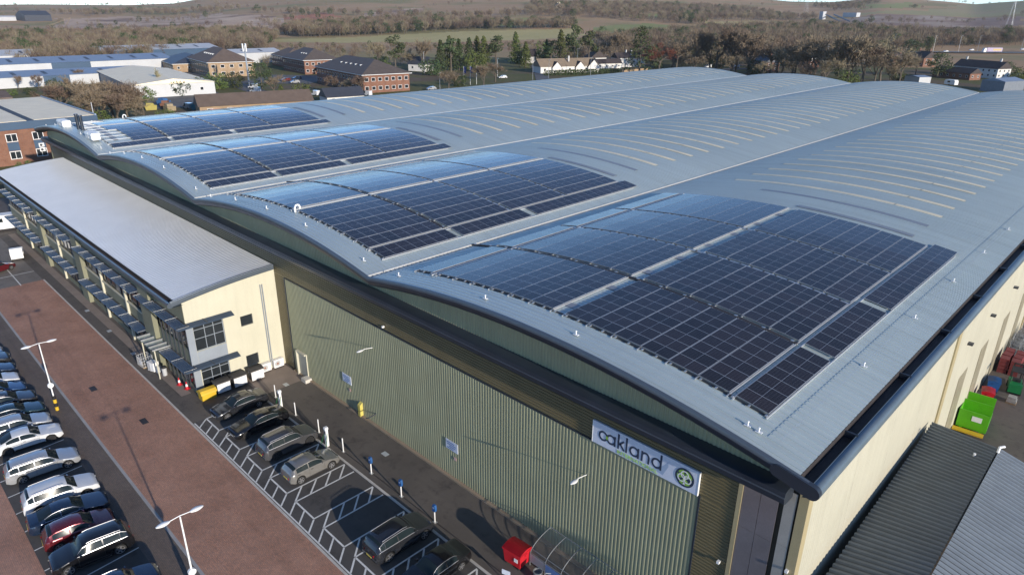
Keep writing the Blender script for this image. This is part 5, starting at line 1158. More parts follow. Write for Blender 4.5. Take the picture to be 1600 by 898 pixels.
# houses at the right
for (nm, lab, loc, rz, w_, d, h, rh, rf, wl, tl, rows, chim) in (
 ('brick_house', 'red brick house with dark roof and tall chimney, nearest the main road', (-136, 492), R(-35), 12, 9, 5.2, 4.2, 'gx', M['b_red'], M['tile_dark'], 2, 2),
 ('brick_house', 'red brick house with orange gable left of the tall chimney house', (-150, 478), R(-35), 9, 11, 5.2, 4.4, 'gy', M['b_red'], M['tile_dark'], 2, 1),
 ('brick_house', 'pale roofed brick house in the bare trees right of the column conifers', (-183, 425), R(-30), 11, 8, 5.4, 3.6, 'hip', M['b_red'], M['tile_tan'], 2, 1),
 ('brick_house', 'red brick house with grey roof, leftmost behind the roof end', (-186, 372), R(-30), 13, 9, 5.0, 3.8, 'gx', M['b_red'], M['tile_slate'], 2, 1),
 ('terrace_house', 'dark roofed terraced house with white end gable near the caravan', (-82, 425), R(-25), 26, 10, 5.0, 3.6, 'gx', M['rend'], M['tile_dark'], 2, 2),
 ('terrace_house', 'lower dark roofed terrace in front of the white gabled terrace', (-90, 405), R(-25), 22, 8, 3.2, 2.6, 'gx', M['b_red'], M['tile_dark'], 1, 0),
 ('brick_house', 'small house with blue roof at the right picture edge', (-52, 420), R(-25), 12, 10, 4.5, 3.4, 'gx', M['b_red'], M['shed_navy'], 2, 1)):
    house(nm, lab, 'house', loc, rz, w_, d, h, rh, rf, wl, tl, rows, 3.2, .35, chim, win=(1.1, 1.2))
house('grey_shed', 'grey metal shed with pale end wall beyond the roof at the right', 'shed', (-64, 347), R(-18), 10, 16, 4.6, 1.2, 'gy', pm('grey_sheet', (.20, .22, .25), .5, .2), M['shed_blue'], 1, 20, .1, faces='')
house('grey_shed', 'low grey shed with white end just beyond the valley of the roof', 'shed', (-101, 358), R(-30), 9, 7, 3.4, .6, 'gy', M['shed_white'], M['shed_blue'], 1, 20, .1, faces='')
house('hill_house', 'big pale house alone on the distant wooded hill', 'house', (-882, 985), R(-35), 18, 12, 8, 4, 'hip', M['shed_cream'], M['tile_tan'], 2, 6, .5, 2, win=(2, 2))
house('quarry_barn', 'grey quarry barn on the distant slope at the left', 'barn', (-1469, 283), R(10), 34, 42, 10, 7, 'gy', M['tile_slate'], M['tile_slate'], 1, 20, .3, faces='')
house('quarry_office', 'white low building at the far left edge of the quarry', 'building', (-1480, 228), R(8), 12, 46, 6, 2, 'gy', M['shed_white'], M['shed_white'], 1, 20, .3, faces='')
house('quarry_silo', 'white square silo above the dark quarry conveyor on the right', 'silo', (-542, 1341), R(-20), 8, 8, 13, .6, 'flat', M['shed_white'], M['shed_white'], 1, 30, 0, faces='')
house('quarry_shed', 'white box building right of the silo in the distant quarry', 'building', (-500, 1390), R(-20), 30, 10, 7, .6, 'flat', M['shed_white'], M['shed_white'], 1, 60, 0, faces='')
def beam(name, lab, cat, pts, r, mat):
    mb = MB()
    for a, b_ in pts: mb.tube([a, b_], r, 6)
    return tag(mb.build(name, mat), lab, cat)
h1 = float(HT(-1300, 295)); beam('conveyor', 'pale inclined quarry conveyor at the far left', 'conveyor', [((-1312, 285, h1 + 3), (-1300, 308, h1 + 12)), ((-1294, 297, h1), (-1300, 308, h1 + 12))], .45, M['tile_tan'])
h2 = float(HT(-470, 1250)); beam('conveyor', 'dark inclined quarry conveyor below the white silo', 'conveyor', [((-536, 1338, h2 + 12), (-470, 1240, h2 + 1)), ((-524, 1346, h2 + 12), (-458, 1246, h2 + 2))], 1.1, M['frame_dark'])
for x, y, lab in ((-593, 1385, 'distant electricity pylon left of the white silo'), (-222, 1192, 'distant electricity pylon at the right edge of the quarry')):
    z = float(HT(x, y)); mb = MB()
    for sx, sy in ((-4, -4), (4, -4), (4, 4), (-4, 4)): mb.tube([(x + sx, y + sy, z), (x + sx * .2, y + sy * .2, z + 34), (x, y, z + 42)], .09, 4)
    for hh, ww in ((26, 8), (32, 10), (38, 7)): mb.tube([(x - ww, y, z + hh), (x + ww, y, z + hh)], .09, 4)
    tag(mb.build('pylon', M['frame_grey']), lab, 'pylon', 'distant pylons')
# phone mast
t = thing('phone_mast', 'tall grey phone mast with white antennas beside the hipped office', 'mast', (-304, 116, 0)); MB().tube([(0, 0, 0), (0, 0, 14.5)], [.42, .3], 10).build('mast_pole', M['frame_grey'], t)
for k in range(3): a = k * 2.094 + .3; MB().box(-.28 + .8 * math.cos(a), .28 + .8 * math.cos(a), -.2 + .8 * math.sin(a), .2 + .8 * math.sin(a), 14.3, 17.6).build('antenna', M['white'], t)
MB().tube([(0, 0, 14), (0, 0, 17)], .2, 8).build('mast_top', M['galv'], t)
# street lamps and poles in the distance
for x, y, h, lab in ((-236, 169, 7, 'short lamp in front of the near brick office gable end'), (-264, 231, 9, 'tall lamp left of the white bungalow'), (-240, 232, 9, 'lamp in front of the hedge, left one'), (-241, 245, 9, 'lamp in front of the middle of the white bungalow'), (-275, 309, 11, 'tall lamp beside the big pines'), (-237, 274, 9, 'lamp beside the garden wall'), (-303, 214, 11, 'tall lamp behind the near hipped brick office'), (-331, 226, 11, 'far lamp left of the conifer clump'),
                        (-214, 686, 14, 'leaning lamp column at the main road, leftmost of four'), (-180, 681, 14, 'lamp column at the main road behind the brick chimneys'), (-154, 716, 14, 'lamp column left of the lorry on the main road'), (-128, 751, 14, 'lamp column at the right edge of the main road'), (-165, 700, 14, 'lamp column between the chimneys and the lorry'),
                        (-190, 470, 12, 'slim pole in the bare trees near the pale roofed house'), (-215, 430, 12, 'slim pole left of the column conifers'), (-232, 410, 12, 'slim pole among the bare belt of trees'), (-178, 440, 12, 'slim pole beside the column conifers')):
    t = thing('street_lamp', lab, 'street lamp', (x, y, float(HT(x, y))), random.uniform(-.3, .3), 'distant street lamps'); MB().tube([(0, 0, 0), (0, 0, h)], [.14, .08], 6).build('lamp_column', M['galv'], t); mb = MB(); mb.box(-.1, 1.1, -.14, .14, h - .05, h + .12); mb.build('lamp_head', M['shed_white'], t)
# flags
M['flag'] = pm('blue_flag', (.02, .04, .22), .7)
for k, (x, y) in enumerate(((-244, 190), (-243, 193), (-242, 196))):
    t = thing('flag_pole', ('left', 'middle', 'right')[k] + ' one of three white flag poles with blue flags beyond the roof', 'flag', (x, y, 0), 0, 'three blue flags'); MB().tube([(0, 0, 0), (0, 0, 8.2)], [.09, .06], 6).build('pole', M['white'], t)
    mb = MB(); mb.grid([[(.08 + u * 1.6, .16 * math.sin(u * 5), 8.0 - v * 2.6 - u * .35) for u in np.linspace(0, 1, 7)] for v in (0, .5, 1)]); mb.grid([[(.08 + u * 1.6, .02 + .16 * math.sin(u * 5), 8.0 - v * 2.6 - u * .35) for u in np.linspace(0, 1, 7)] for v in (0, .5, 1)]); fl = mb.build('flag', M['flag'], t)
    MB().box(.6, 1.1, .14, .19, 6.2, 6.8).build('flag_mark', M['white'], fl)
# lorry, caravan, van and small far vehicles
t = thing('lorry', 'articulated lorry with white cab and lilac trailer on the main road', 'lorry', (-140, 708, 1.0), R(50)); MB().box(-7.5, 6.5, -1.25, 1.25, 1.0, 4.2).build('trailer', pm('lilac_side', (.36, .30, .42), .5), t); mb = MB(); mb.prism([(-10.4, .6), (-8, .6), (-8, 3.9), (-9.6, 3.9), (-10.4, 2.2)], 1, -1.2, 1.2); mb.build('cab', M['white'], t); MB().box(-2, 5.5, -1.28, -1.255, 1.8, 3.3).build('side_panel', pm('yellow_panel', (.5, .36, .12), .5), t)
for x in (-9.3, -6.5, 2.5, 3.8, 5.1):
    for s_ in (-1, 1): MB().tube([(x, s_ * 1.2, .5), (x, s_ * .95, .5)], .5, 10).build('wheel', M['tyre'], t)
def far_car(x, y, rz, col, lab, grp, van=False):
    t = thing('van' if van else 'car', lab, 'van' if van else 'car', (x, y, float(HT(x, y)) + (1.0 if y > 600 else .04)), rz, grp); h = 2.0 if van else 1.45
    mb = MB(); mb.prism([(-2.1, .3), (2.1, .3), (2.1, .85 if not van else h), (1.5, h) if not van else (-1.0, h), (-.5, h), (-1.3, .95), (-2.1, .75)], 1, -.85, .85); mb.build('body', paint(col, COLS[col], 0 if col == 'white' else .4), t)
    mb = MB(); mb.prism([(-1.2, .98), (-.5, h - .06), (-.1, h - .06), (-.1, .98)], 1, -.87, .87); mb.build('window', M['car_glass'], t)
    for xx in (-1.3, 1.3):
        for s_ in (-1, 1): MB().tube([(xx, s_ * .86, .32), (xx, s_ * .66, .32)], .32, 10).build('wheel', M['tyre'], t)
for a in ((-170, 680, R(50), 'white', 'white car left of the lorry on the main road, farther from it', 'cars on the main road', False), (-160, 722, R(50), 'white', 'white car just ahead of the lorry on the main road', 'cars on the main road', False), (-129, 764, R(50), 'white', 'white car at the right edge of the main road', 'cars on the main road', False),
          (-262, 88, R(20), 'white', 'white pickup beside the low brown roofed building', 'vehicles in the estate', True), (-292, 112, R(30), 'white', 'white van below the phone mast', 'vehicles in the estate', True), (-278, 106, R(30), 'white', 'white van left of the phone mast van', 'vehicles in the estate', True), (-312, 138, R(80), 'maroon', 'red car between the two hipped brick offices', 'vehicles in the estate', False), (-316, 146, R(80), 'navy', 'dark car between the two hipped brick offices', 'vehicles in the estate', False), (-300, 136, R(80), 'silver', 'silver car beside the near hipped office', 'vehicles in the estate', False), (-238, 133, R(10), 'white', 'white van in front of the near hipped office', 'vehicles in the estate', True), (-237, 165, R(80), 'silver', 'silver car at the gable end of the near hipped office', 'vehicles in the estate', False), (-252, 118, R(10), 'white', 'white van right of the conical conifer', 'vehicles in the estate', True), (-223, 372, R(60), 'white', 'white van beyond the bare belt of trees', 'vehicles in the estate', True), (-211, 385, R(60), 'white', 'white lorry body beyond the bare belt of trees', 'vehicles in the estate', True), (-246, 66, R(10), 'silver', 'silver pickup left of the low brown roofed building', 'vehicles in the estate', True), (-255, 226, R(60), 'white', 'white car on the lane below the conifer clump', 'vehicles in the estate', False)): far_car(*a)
# caravan beyond the roof end
t = thing('caravan', 'white caravan with rounded roof beyond the roof end', 'caravan', (-89, 366, 0), R(-30)); mb = MB(); mb.prism([(-3, .5), (3, .5), (3, 2.0), (2.5, 2.7), (-2.4, 2.7), (-3, 1.8)], 1, -1.1, 1.1); mb.build('body', M['white'], t); MB().box(-1.2, .3, -1.13, -1.1, 1.4, 2.1).build('window', M['car_glass'], t)
for s_ in (-1, 1): MB().tube([(0, s_ * 1.1, .35), (0, s_ * .85, .35)], .35, 10).build('wheel', M['tyre'], t)
# scrap and stacks in the yard left of the low brick building
rnd = random.Random(9)
for k, (lab, col) in enumerate((('yellow skip in the cluttered yard beyond the roof', (.32, .27, .06)), ('teal container in the cluttered yard beyond the roof', (.03, .16, .18)), ('blue crate stack in the cluttered yard beyond the roof', (.04, .12, .28)), ('rusty pile of plates in the cluttered yard beyond the roof', (.16, .07, .04)), ('pale timber stack in the cluttered yard beyond the roof', (.3, .24, .15)))):
    x, y = ((-252, 56), (-243, 68), (-262, 64), (-255, 62), (-246, 60))[k]; mb = MB(); mb.prism([(-1.6, 0), (1.6, 0), (1.9, 1.5), (-1.9, 1.5)], 1, -1.4, 1.4); mb.prism([(-1.5, 1.5), (1.2, 1.5), (.9, 2.2), (-1.2, 2.4)], 1, -1.1, .9)
    tag(mb.build('yard_stack', pm('stack_paint_%d' % k, col, .7), None, None, (x, y, 0), rnd.uniform(0, 3)), lab, 'yard stack', 'clutter in the yard')
# ---------------------------------------------------------------- yard furniture
M['yellow'] = pm('yellow_plastic', (.62, .40, .03), .5); M['red_plastic'] = pm('red_plastic', (.52, .015, .025), .35, 0, .08, 2.); M['blue_plastic'] = pm('blue_plastic', (.02, .09, .26), .4)
M['skip_green'] = pm('skip_green', (.10, .42, .012), .4, 0, .1, 1.5, .08); M['green_machine'] = pm('machine_green', (.01, .16, .05), .4)
def lathe(mb, prof, n=14, m=0, c_=(0, 0)):
    rows = [[(c_[0] + r * math.cos(t), c_[1] + r * math.sin(t), z) for t in [2 * math.pi * k / n for k in range(n)]] for r, z in prof]; mb.grid(rows, m, True); mb.poly(rows[-1], m)
    return mb
# double-headed lamp posts
for x, lab in ((-63.2, 'double headed white lamp post with striped base and round plate'), (-33.9, 'double headed white lamp post at the bottom of the picture, nearer the camera'), (-92.5, 'double headed white lamp post beyond the left edge of the row')):
    t = thing('lamp_post', lab, 'lamp post', (x, -18.18, 0), 0, 'lamp posts beside the brick road')
    MB().tube([(0, 0, 0), (0, 0, 1.5), (0, 0, 6.35)], [.075, .06, .045], 10).build('post', M['white'], t, 60)
    for k in range(4): lathe(MB(), [(.135, .02 + k * .36), (.135, .36 + k * .36)]).build('base_band', M['yellow'] if k % 2 == 0 else M['black'], t)
    MB().tube([(-.09, 0, 2.45), (.09, 0, 2.45)], .22, 16).build('round_plate', M['white'], t)
    MB().tube([(0, -.75, 6.35), (0, 0, 6.42), (0, .75, 6.35)], .028, 6).build('cross_arm', M['white'], t)
    for s_ in (-1, 1):
        mb = MB(); rows = []
        for u in np.linspace(0, 1, 8): r = .19 * math.sin(math.pi * (.13 + .78 * u)) ; rows.append([(r * math.cos(a), s_ * (.55 + .72 * u), 6.36 + r * .5 * math.sin(a)) for a in np.linspace(0, 2 * math.pi, 11)[:-1]])
        mb.grid(rows, 0, True); mb.poly(rows[0]); mb.poly(rows[-1]); mb.build('lamp_head', M['white'], t, 60)
# charging points
for x, y, lab in ((-50.08, -4.35, 'white charging post with hanging green cables, nearest the office'), (-42.33, -4.5, 'white charging post with hanging green cables, beside the pewter hatchback')):
    t = thing('charging_post', lab, 'charger', (x, y, 0), 0, 'white charging posts'); mb = MB(); mb.box(-.13, .13, -.1, .1, 0, 1.55); mb.prism([(-.16, 1.55), (.16, 1.55), (.12, 1.72), (-.12, 1.72)], 1, -.14, .14); mb.build('casing', M['white'], t)
    MB().box(-.08, .08, -.115, -.1, 1.1, 1.4).build('screen', M['frame_dark'], t)
    for s_ in (-1, 1): MB().tube([(s_ * .14, 0, 1.2), (s_ * .3, -.15, .7), (s_ * .36, -.3, .2), (s_ * .5, -.35, .04), (s_ * .2, -.45, .03)], .022, 5).build('cable', M['green_machine'], t)
k = 0
for x, y, lab in ((-51.98, -3.85, 'slim white post nearest the office door'), (-48.09, -4.05, 'slim white post between the two charging posts, left one'), (-44.42, -4.0, 'slim white post beside the second charging post'), (-40.73, -4.05, 'slim white post left of the blue topped posts')):
    t = thing('slim_post', lab, 'post', (x, y, 0), 0, 'slim white posts'); MB().tube([(0, 0, 0), (0, 0, 1.25)], .045, 8).build('shaft', M['white'], t); MB().box(-.12, .12, -.09, .09, 0, .03).build('foot_plate', M['galv'], t)
for x, y, lab in ((-36.94, -4.05, 'blue topped post farthest from the camera, beside the empty bay'), (-33.24, -4.05, 'blue topped post, middle of the three'), (-29.5, -4.05, 'blue topped post nearest the camera, beside the dark SUV')):
    t = thing('blue_top_post', lab, 'charger', (x, y, 0), 0, 'blue topped charging posts'); MB().tube([(0, 0, 0), (0, 0, 1.0)], .045, 8).build('shaft', M['white'], t); MB().box(-.15, .15, -.11, .11, 0, .03).build('foot_plate', M['galv'], t)
    mb = MB(); mb.prism([(-.13, .95), (.13, .95), (.16, 1.2), (.10, 1.45), (-.10, 1.45), (-.16, 1.2)], 1, -.09, .09); mb.build('charger_head', M['blue_plastic'], t); mb = MB(); mb.disc((0, -.095, 1.25), .07, 1, 12); mb.build('socket', M['notice'], t)
# wheeled bins
def wheelie(label, x, y, rz, mat, lidm, front=None, sticker=True, s_=1.0, group=None):
    t = thing('wheeled_bin', label, 'bin', (x, y, 0), rz, group); mb = MB(); rows = [[(sx * (.56 + .08 * u), sy * (.44 + .08 * u), .18 + u * .95) for sx, sy in ((-1, -1), (1, -1), (1, 1), (-1, 1))] for u in (0, .5, 1)]
    mb.grid(rows, 0, True); mb.poly(rows[0]); mb.build('tub', mat, t); MB().box(-.68, .68, -.56, .56, 1.1, 1.17).build('rim', mat, t)
    mb = MB(); mb.grid([[(xx, yy, 1.17 + .16 * math.cos(yy / .56 * 1.4)) for yy in np.linspace(-.56, .56, 7)] for xx in (-.66, .66)]); mb.prism([(yy, 1.17 + .16 * math.cos(yy / .56 * 1.4)) for yy in np.linspace(-.56, .56, 7)], 0, -.665, .665); mb.build('lid', lidm, t)
    for sx in (-1, 1):
        for sy in (-1, 1): MB().tube([(sx * .45 - .03, sy * .35, .1), (sx * .45 + .03, sy * .35, .1)], .1, 10).build('castor', M['tyre'], t)
        MB().box(sx * .64 - .05, sx * .64 + .05, -.1, .1, .95, 1.05).build('lifting_lug', mat, t)
    if front: MB().box(-.6, .6, -.56, -.535, .2, 1.08).build('front_sheet', front, t)
    if sticker: MB().box(.2, .45, -.535, -.515, .6, .85).build('sticker', M['white'], t)
    t.scale = (s_, s_, s_); return t
wheelie('bright red wheeled bin with white sticker near the bottom edge', -23.0, -2.75, R(90) * .06 + R(0), M['red_plastic'], M['red_plastic'], s_=1.08)
M['bin_grey'] = pm('bin_grey', (.11, .105, .10), .6)
for y, lab in ((-6.75, 'grey lidded bin with torn white front, beside the yellow grit bin'), (-5.2, 'grey lidded bin with white front, middle of three at the office end wall'), (-3.55, 'grey lidded bin with white front, beside the air conditioner units')):
    wheelie(lab, -56.35, y, R(90), M['bin_grey'], M['bin_grey'], M['white'], False, .98, 'white fronted bins at the office end wall')
# yellow grit bin
t = thing('grit_bin', 'yellow grit bin at the office corner', 'grit bin', (-56.2, -8.15, 0), R(90)); mb = MB(); mb.prism([(-.42, .0), (.42, 0), (.48, .62), (-.48, .62)], 0, -.62, .62); mb.build('tub', M['yellow'], t); mb = MB(); mb.prism([(-.55, .62), (.55, .62), (.5, .78), (.1, .98), (-.35, .95), (-.52, .76)], 0, -.7, .7); mb.build('lid', M['yellow'], t)
# air conditioners
for y, lab in ((-2.25, 'white air conditioner unit left of the downpipe at the office end wall'), (-.95, 'white air conditioner unit right of the downpipe at the office end wall')):
    t = thing('air_conditioner', lab, 'air conditioner', (-56.95, y, 0), 0, 'air conditioners at the office end wall'); MB().box(-.2, .2, -.5, .5, .12, .92).build('casing', M['white'], t); mb = MB(); mb.disc((.204, -.12, .52), .30, 0, 18); g_ = mb.build('fan_guard', M['gutter'], t); mb = MB(); mb.disc((.207, -.12, .52), .11, 0, 12); mb.build('fan_hub', pm('fan_brown', (.3, .14, .09), .5), g_); MB().box(-.15, .15, -.45, .45, 0, .12).build('feet', M['black'], t)
# cones
for x, y, lab in ((-60.2, -9.05, 'red and white traffic cone in front of the office corner'), (-59.0, -8.85, 'traffic cone standing close to the office glazing')):
    t = thing('traffic_cone', lab, 'cone', (x, y, 0), .4, 'traffic cones'); MB().box(-.2, .2, -.2, .2, 0, .05).build('base', M['red_plastic'], t)
    for z0, z1, r0, r1, mt in ((.05, .28, .155, .115, 'red_plastic'), (.28, .52, .115, .072, 'white'), (.52, .75, .072, .03, 'red_plastic')): lathe(MB(), [(r0, z0), (r1, z1)]).build('band', M[mt], t)
# metal cage pallet, boards and barrel at the entrance
t = thing('cage_pallet', 'pale metal cage pallet standing in front of the office entrance', 'cage', (-66.2, -9.9, 0), .1); mb = MB()
for k in range(6):
    u = -.55 + k * .22
    for s_ in (-.5, .5): mb.box(u - .015, u + .015, s_ - .015, s_ + .015, .15, 1.1); mb.box(s_ * 1.1 - .015, s_ * 1.1 + .015, u * .9 - .015, u * .9 + .015, .15, 1.1)
tag(mb.build('mesh_bars', M['shed_white'], t), None, None, None, 'stuff')
for z in (.15, .46, .78, 1.1): mb = MB(); mb.box(-.57, .57, -.515, -.485, z, z + .03); mb.box(-.57, .57, .485, .515, z, z + .03); mb.box(-.575, -.545, -.48, .48, z, z + .03); mb.box(.545, .575, -.48, .48, z, z + .03); mb.build('rail', M['shed_white'], t)
MB().box(-.55, .55, -.48, .48, .02, .14).build('pallet', pm('pallet_wood', (.28, .2, .12), .8), t); MB().box(.0, .5, -.53, -.516, .4, .8).build('label_board', M['white'], t)
for x, y, lab in ((-64.7, -9.7, 'white box cabinet beside the cage pallet'),):
    t = thing('white_cabinet', lab, 'cabinet', (x, y, 0), .3); MB().box(-.45, .45, -.3, .3, .05, .95).build('case', M['white'], t); MB().box(-.42, .0, -.315, -.3, .1, .9).build('door', M['shed_white'], t); MB().box(.5, .85, -.2, .2, 0, .6).build('side_box', M['shed_white'], t)
t = thing('litter_bin', 'pale litter bin beside the entrance posts', 'bin', (-63.0, -9.3, 0)); lathe(MB(), [(.2, 0), (.22, .75), (.24, .78)]).build('drum', M['shed_white'], t); lathe(MB(), [(.25, .78), (.2, .95), (.05, 1.0)]).build('dome', M['black'], t)
# low utility truck and van at the far left
def small_truck(lab, x, y, rz, s_=1.0):
    t = thing('utility_truck', lab, 'truck', (x, y, 0), rz); mb = MB(); mb.prism([(-1.9, .4), (-.6, .4), (-.6, 1.75), (-1.3, 1.75), (-1.9, 1.1)], 1, -.75, .75); mb.build('cab', M['white'], t); mb = MB(); mb.prism([(-1.86, 1.12), (-1.28, 1.72), (-1.24, 1.70), (-1.8, 1.1)], 1, -.68, .68); mb.build('windscreen', M['car_glass'], t)
    MB().box(-.55, 2.0, -.8, .8, .55, .62).build('bed', M['frame_dark'], t)
    for s2 in (-1, 1): MB().box(-.55, 2.0, s2 * .8 - .03, s2 * .8 + .03, .62, 1.0).build('bed_side', M['shed_white'], t)
    MB().box(1.97, 2.03, -.77, .77, .62, 1.0).build('tailgate', M['shed_white'], t)
    for xx in (-1.3, 1.3):
        for s2 in (-1, 1): MB().tube([(xx, s2 * .78, .3), (xx, s2 * .58, .3)], .3, 12).build('wheel', M['tyre'], t)
    t.scale = (s_,) * 3
small_truck('small white utility truck parked below the office sunshades', -110.8, -11.2, R(170), .95)
t = thing('delivery_van', 'white delivery van at the far end of the office', 'van', (-126.8, -9.2, 0), R(80)); mb = MB(); mb.prism([(-2.7, .45), (2.6, .45), (2.6, 2.5), (-1.2, 2.55), (-1.9, 1.5), (-2.7, 1.2)], 1, -.98, .98); mb.build('body', M['white'], t, 30); mb = MB(); mb.prism([(-1.86, 1.53), (-1.22, 2.45), (-1.18, 2.4), (-1.8, 1.5)], 1, -.86, .86); mb.build('windscreen', M['car_glass'], t)
for s_ in (-1, 1): MB().box(-1.2, -.3, s_ * .985 - .006, s_ * .985 + .006, 1.5, 2.1).build('side_window', M['car_glass'], t)
for xx in (-1.8, 1.6):
    for s2 in (-1, 1): MB().tube([(xx, s2 * .98, .34), (xx, s2 * .75, .34)], .34, 12).build('wheel', M['tyre'], t)
# curved cycle shelter along the wall
t = thing('cycle_shelter', 'curved clear cycle shelter with grey hoops against the green wall', 'shelter', (-22.3, -2.3, 0)); NS = 9; M['frame_hoop'] = pm('shelter_grey', (.17, .18, .19), .55); M['clear'] = nodes('clear_sheet')[0]; b_ = M['clear'].node_tree.nodes['Principled BSDF']; b_.inputs['Base Color'].default_value = (.55, .5, .42, 1); b_.inputs['Roughness'].default_value = .12; b_.inputs['Alpha'].default_value = .07
arc = [(2.15 * (1 - math.cos(a)) , .85 + .95 * math.sin(a)) for a in np.linspace(0, 1.45, 9)]; arc = [(0, .25)] + arc
for k in range(NS):
    MB().tube([(k * 1.25, y, z) for y, z in [(0, 0)] + arc], .03, 6).build('hoop', M['frame_hoop'], t)
    if k < NS - 1:
        mb = MB(); mb.grid([[(k * 1.25 + .04, y, z + .02) for y, z in arc[1:]], [((k + 1) * 1.25 - .04, y, z + .02) for y, z in arc[1:]]]); mb.build('clear_panel', M['clear'], t)
        MB().box(k * 1.25 + .04, (k + 1) * 1.25 - .04, -.02, .02, .3, .9).build('lower_panel', M['notice_blue'] if k % 2 else M['frame_grey'], t)
for y, z in ((arc[3][0], arc[3][1] + .03), (arc[-1][0], arc[-1][1]), (.0, 1.0)): MB().tube([(0, y, z), ((NS - 1) * 1.25, y, z)], .025, 6).build('long_rail', M['frame_hoop'], t)
# steel bin with a hooped stand
t = thing('steel_bin', 'round steel bin with bent pipe stand beside the shelter', 'bin', (-21.0, -3.0, 0)); mb = MB(); lathe(mb, [(.27, 0), (.27, .82), (.30, .85), (.30, .9), (.25, .9), (.25, .5), (.02, .5)]); mb.build('drum', M['galv'], t, 40); MB().tube([(.5, 0, 0), (.5, 0, .9), (.6, .05, 1.1), (.85, .2, 1.15)], .03, 6).build('pipe', M['shed_white'], t)
t = thing('small_sign', 'small white sign plate on a post in front of the red bin', 'sign', (-22.35, -4.35, 0), .3); MB().tube([(0, 0, 0), (0, 0, .8)], .035, 6).build('post', M['galv'], t); MB().box(-.28, .28, -.05, -.03, .62, .98).build('plate', M['notice'], t)

# ---------------------------------------------------------------- neighbouring corrugated building and right yard
nb = thing('corrugated_shed', 'low shed with dark corrugated roof beside the cream warehouse wall', 'shed', (-1, 8, 0))
def corr(mb, A, B_, C_, D_, n, d=.05):
    """ribs run from A->B (eave to ridge), repeated from A to D"""
    A, B_, C_, D_ = map(Vector, (A, B_, C_, D_)); rows = []
    nn = (B_ - A).cross(D_ - A).normalized(); nn = nn if nn.z > 0 else -nn
    for k in range(n):
        for u, h in ((0, 0), (.34, 0), (.5, d), (.84, d)): v = (k + u) / n; rows.append([A.lerp(D_, v) + nn * h, B_.lerp(C_, v) + nn * h])
    n0 = len(mb.f); mb.grid(rows)
    for k in range(n0, len(mb.f)): mb.m[k] = 1 if (k - n0) % 4 == 0 else 0  # darker troughs put rib contrast into the colour, part dirt, part reflection
M['corr_shaded'] = pm('corrugated_shaded', (.095, .125, .16), .5, .1, .14, .5, .06, 5., streak=0); M['corr_lit'] = pm('corrugated_lit', (.27, .30, .32), .45, .2, .12, .5, .06, 5.)  # one roof: shade and sun on its slopes painted as two colours
mb = MB(); corr(mb, (-7.15, .6, 5.7), (-3.25, .6, 7.1), (-3.25, 20.0, 7.1), (-7.45, 23.0, 5.7), 50, .09); wpart(mb.build('roof_slope', [M['corr_shaded'], pm('corrugated_shaded_trough', (.055, .07, .09), .6, .1, .14, .5)]), nb)
mb = MB(); corr(mb, (9, .6, 4.2), (-3.2, .6, 7.12), (-3.2, 20.0, 7.12), (9, 19.0, 4.2), 50, .09); wpart(mb.build('roof_slope', [M['corr_lit'], pm('corrugated_lit_trough', (.07, .08, .09), .6, .1, .14, .5)]), nb)
mb = MB(); mb.poly([(-7.1, .7, 0), (-7.1, .7, 5.6), (-7.3, 22.6, 5.6), (-7.3, 22.6, 0)]); mb.poly([(-7.3, 22.6, 0), (-7.3, 22.6, 5.6), (-3.2, 19.7, 7.0), (9, 18.7, 4.1), (9, 18.7, 0), (-3.2, 19.7, 0)]); mb.poly([(-7.1, .7, 0), (-7.1, .7, 5.6), (-3.2, .7, 7.0), (9, .7, 4.1), (9, .7, 0)]); wpart(mb.build('wall', M['corr_shaded']), nb)
wpart(MB().tube([(-3.2, 19.4, 7.15), (-3.2, 19.6, 7.45), (-3.0, 19.9, 7.45)], .08, 6).build('roof_vent', M['white']), nb)
wpart(MB().tube([(-4.2, 18.5, 6.85), (-4.2, 18.5, 7.05)], .08, 6).build('roof_vent', M['white']), nb)
# green tipping skip
t = thing('tipping_skip', 'bright lime green tipping skip beside the cream wall', 'skip', (-6.55, 35.6, 0), R(4)); W_ = 1.05
side = [(-1.2, .35), (1.0, .35), (1.7, 1.9), (-1.55, 1.9)]
for s_ in (-1, 1): MB().prism(side, 0, s_ * W_ - .03, s_ * W_ + .03).build('side_plate', M['skip_green'], t) if False else None
mb = MB(); mb.box(-W_, W_, -1.55, -1.49, .4, 2.0); mb.build('front_plate', M['skip_green'], t)
mb = MB(); mb.box(-W_, W_, .95, 1.01, .4, 1.8); mb.build('inner_plate', M['skip_green'], t)
mb = MB(); mb.box(-W_, W_, 1.9, 1.96, .4, 2.1); mb.build('back_plate', M['skip_green'], t)
for s_ in (-1, 1): mb = MB(); mb.prism([(-1.49, .45), (1.9, .45), (1.9, .8), (.9, 1.5 if s_ < 0 else .9), (-1.49, 1.95 if s_ < 0 else 1.3)], 0, s_ * W_ - .03, s_ * W_ + .03); mb.build('side_plate', M['skip_green'], t)
MB().box(-W_, W_, -1.49, 1.9, .4, .45).build('floor_plate', M['skip_green'], t); MB().box(-.1, .6, -1.57, -1.551, 1.2, 1.65).build('label_board', M['white'], t)
for s_ in (-.7, .7): MB().box(s_ - .09, s_ + .09, -1.6, 2.0, .15, .36).build('fork_channel', M['skip_green'], t)
MB().box(-1.2, 1.0, -2.3, -1.75, .3, .42).build('tow_frame', M['yellow'], t)
for s_ in (-.9, .9): MB().tube([(s_ - .08, -1.2, .16), (s_ + .08, -1.2, .16)], .16, 10).build('castor', M['tyre'], t)
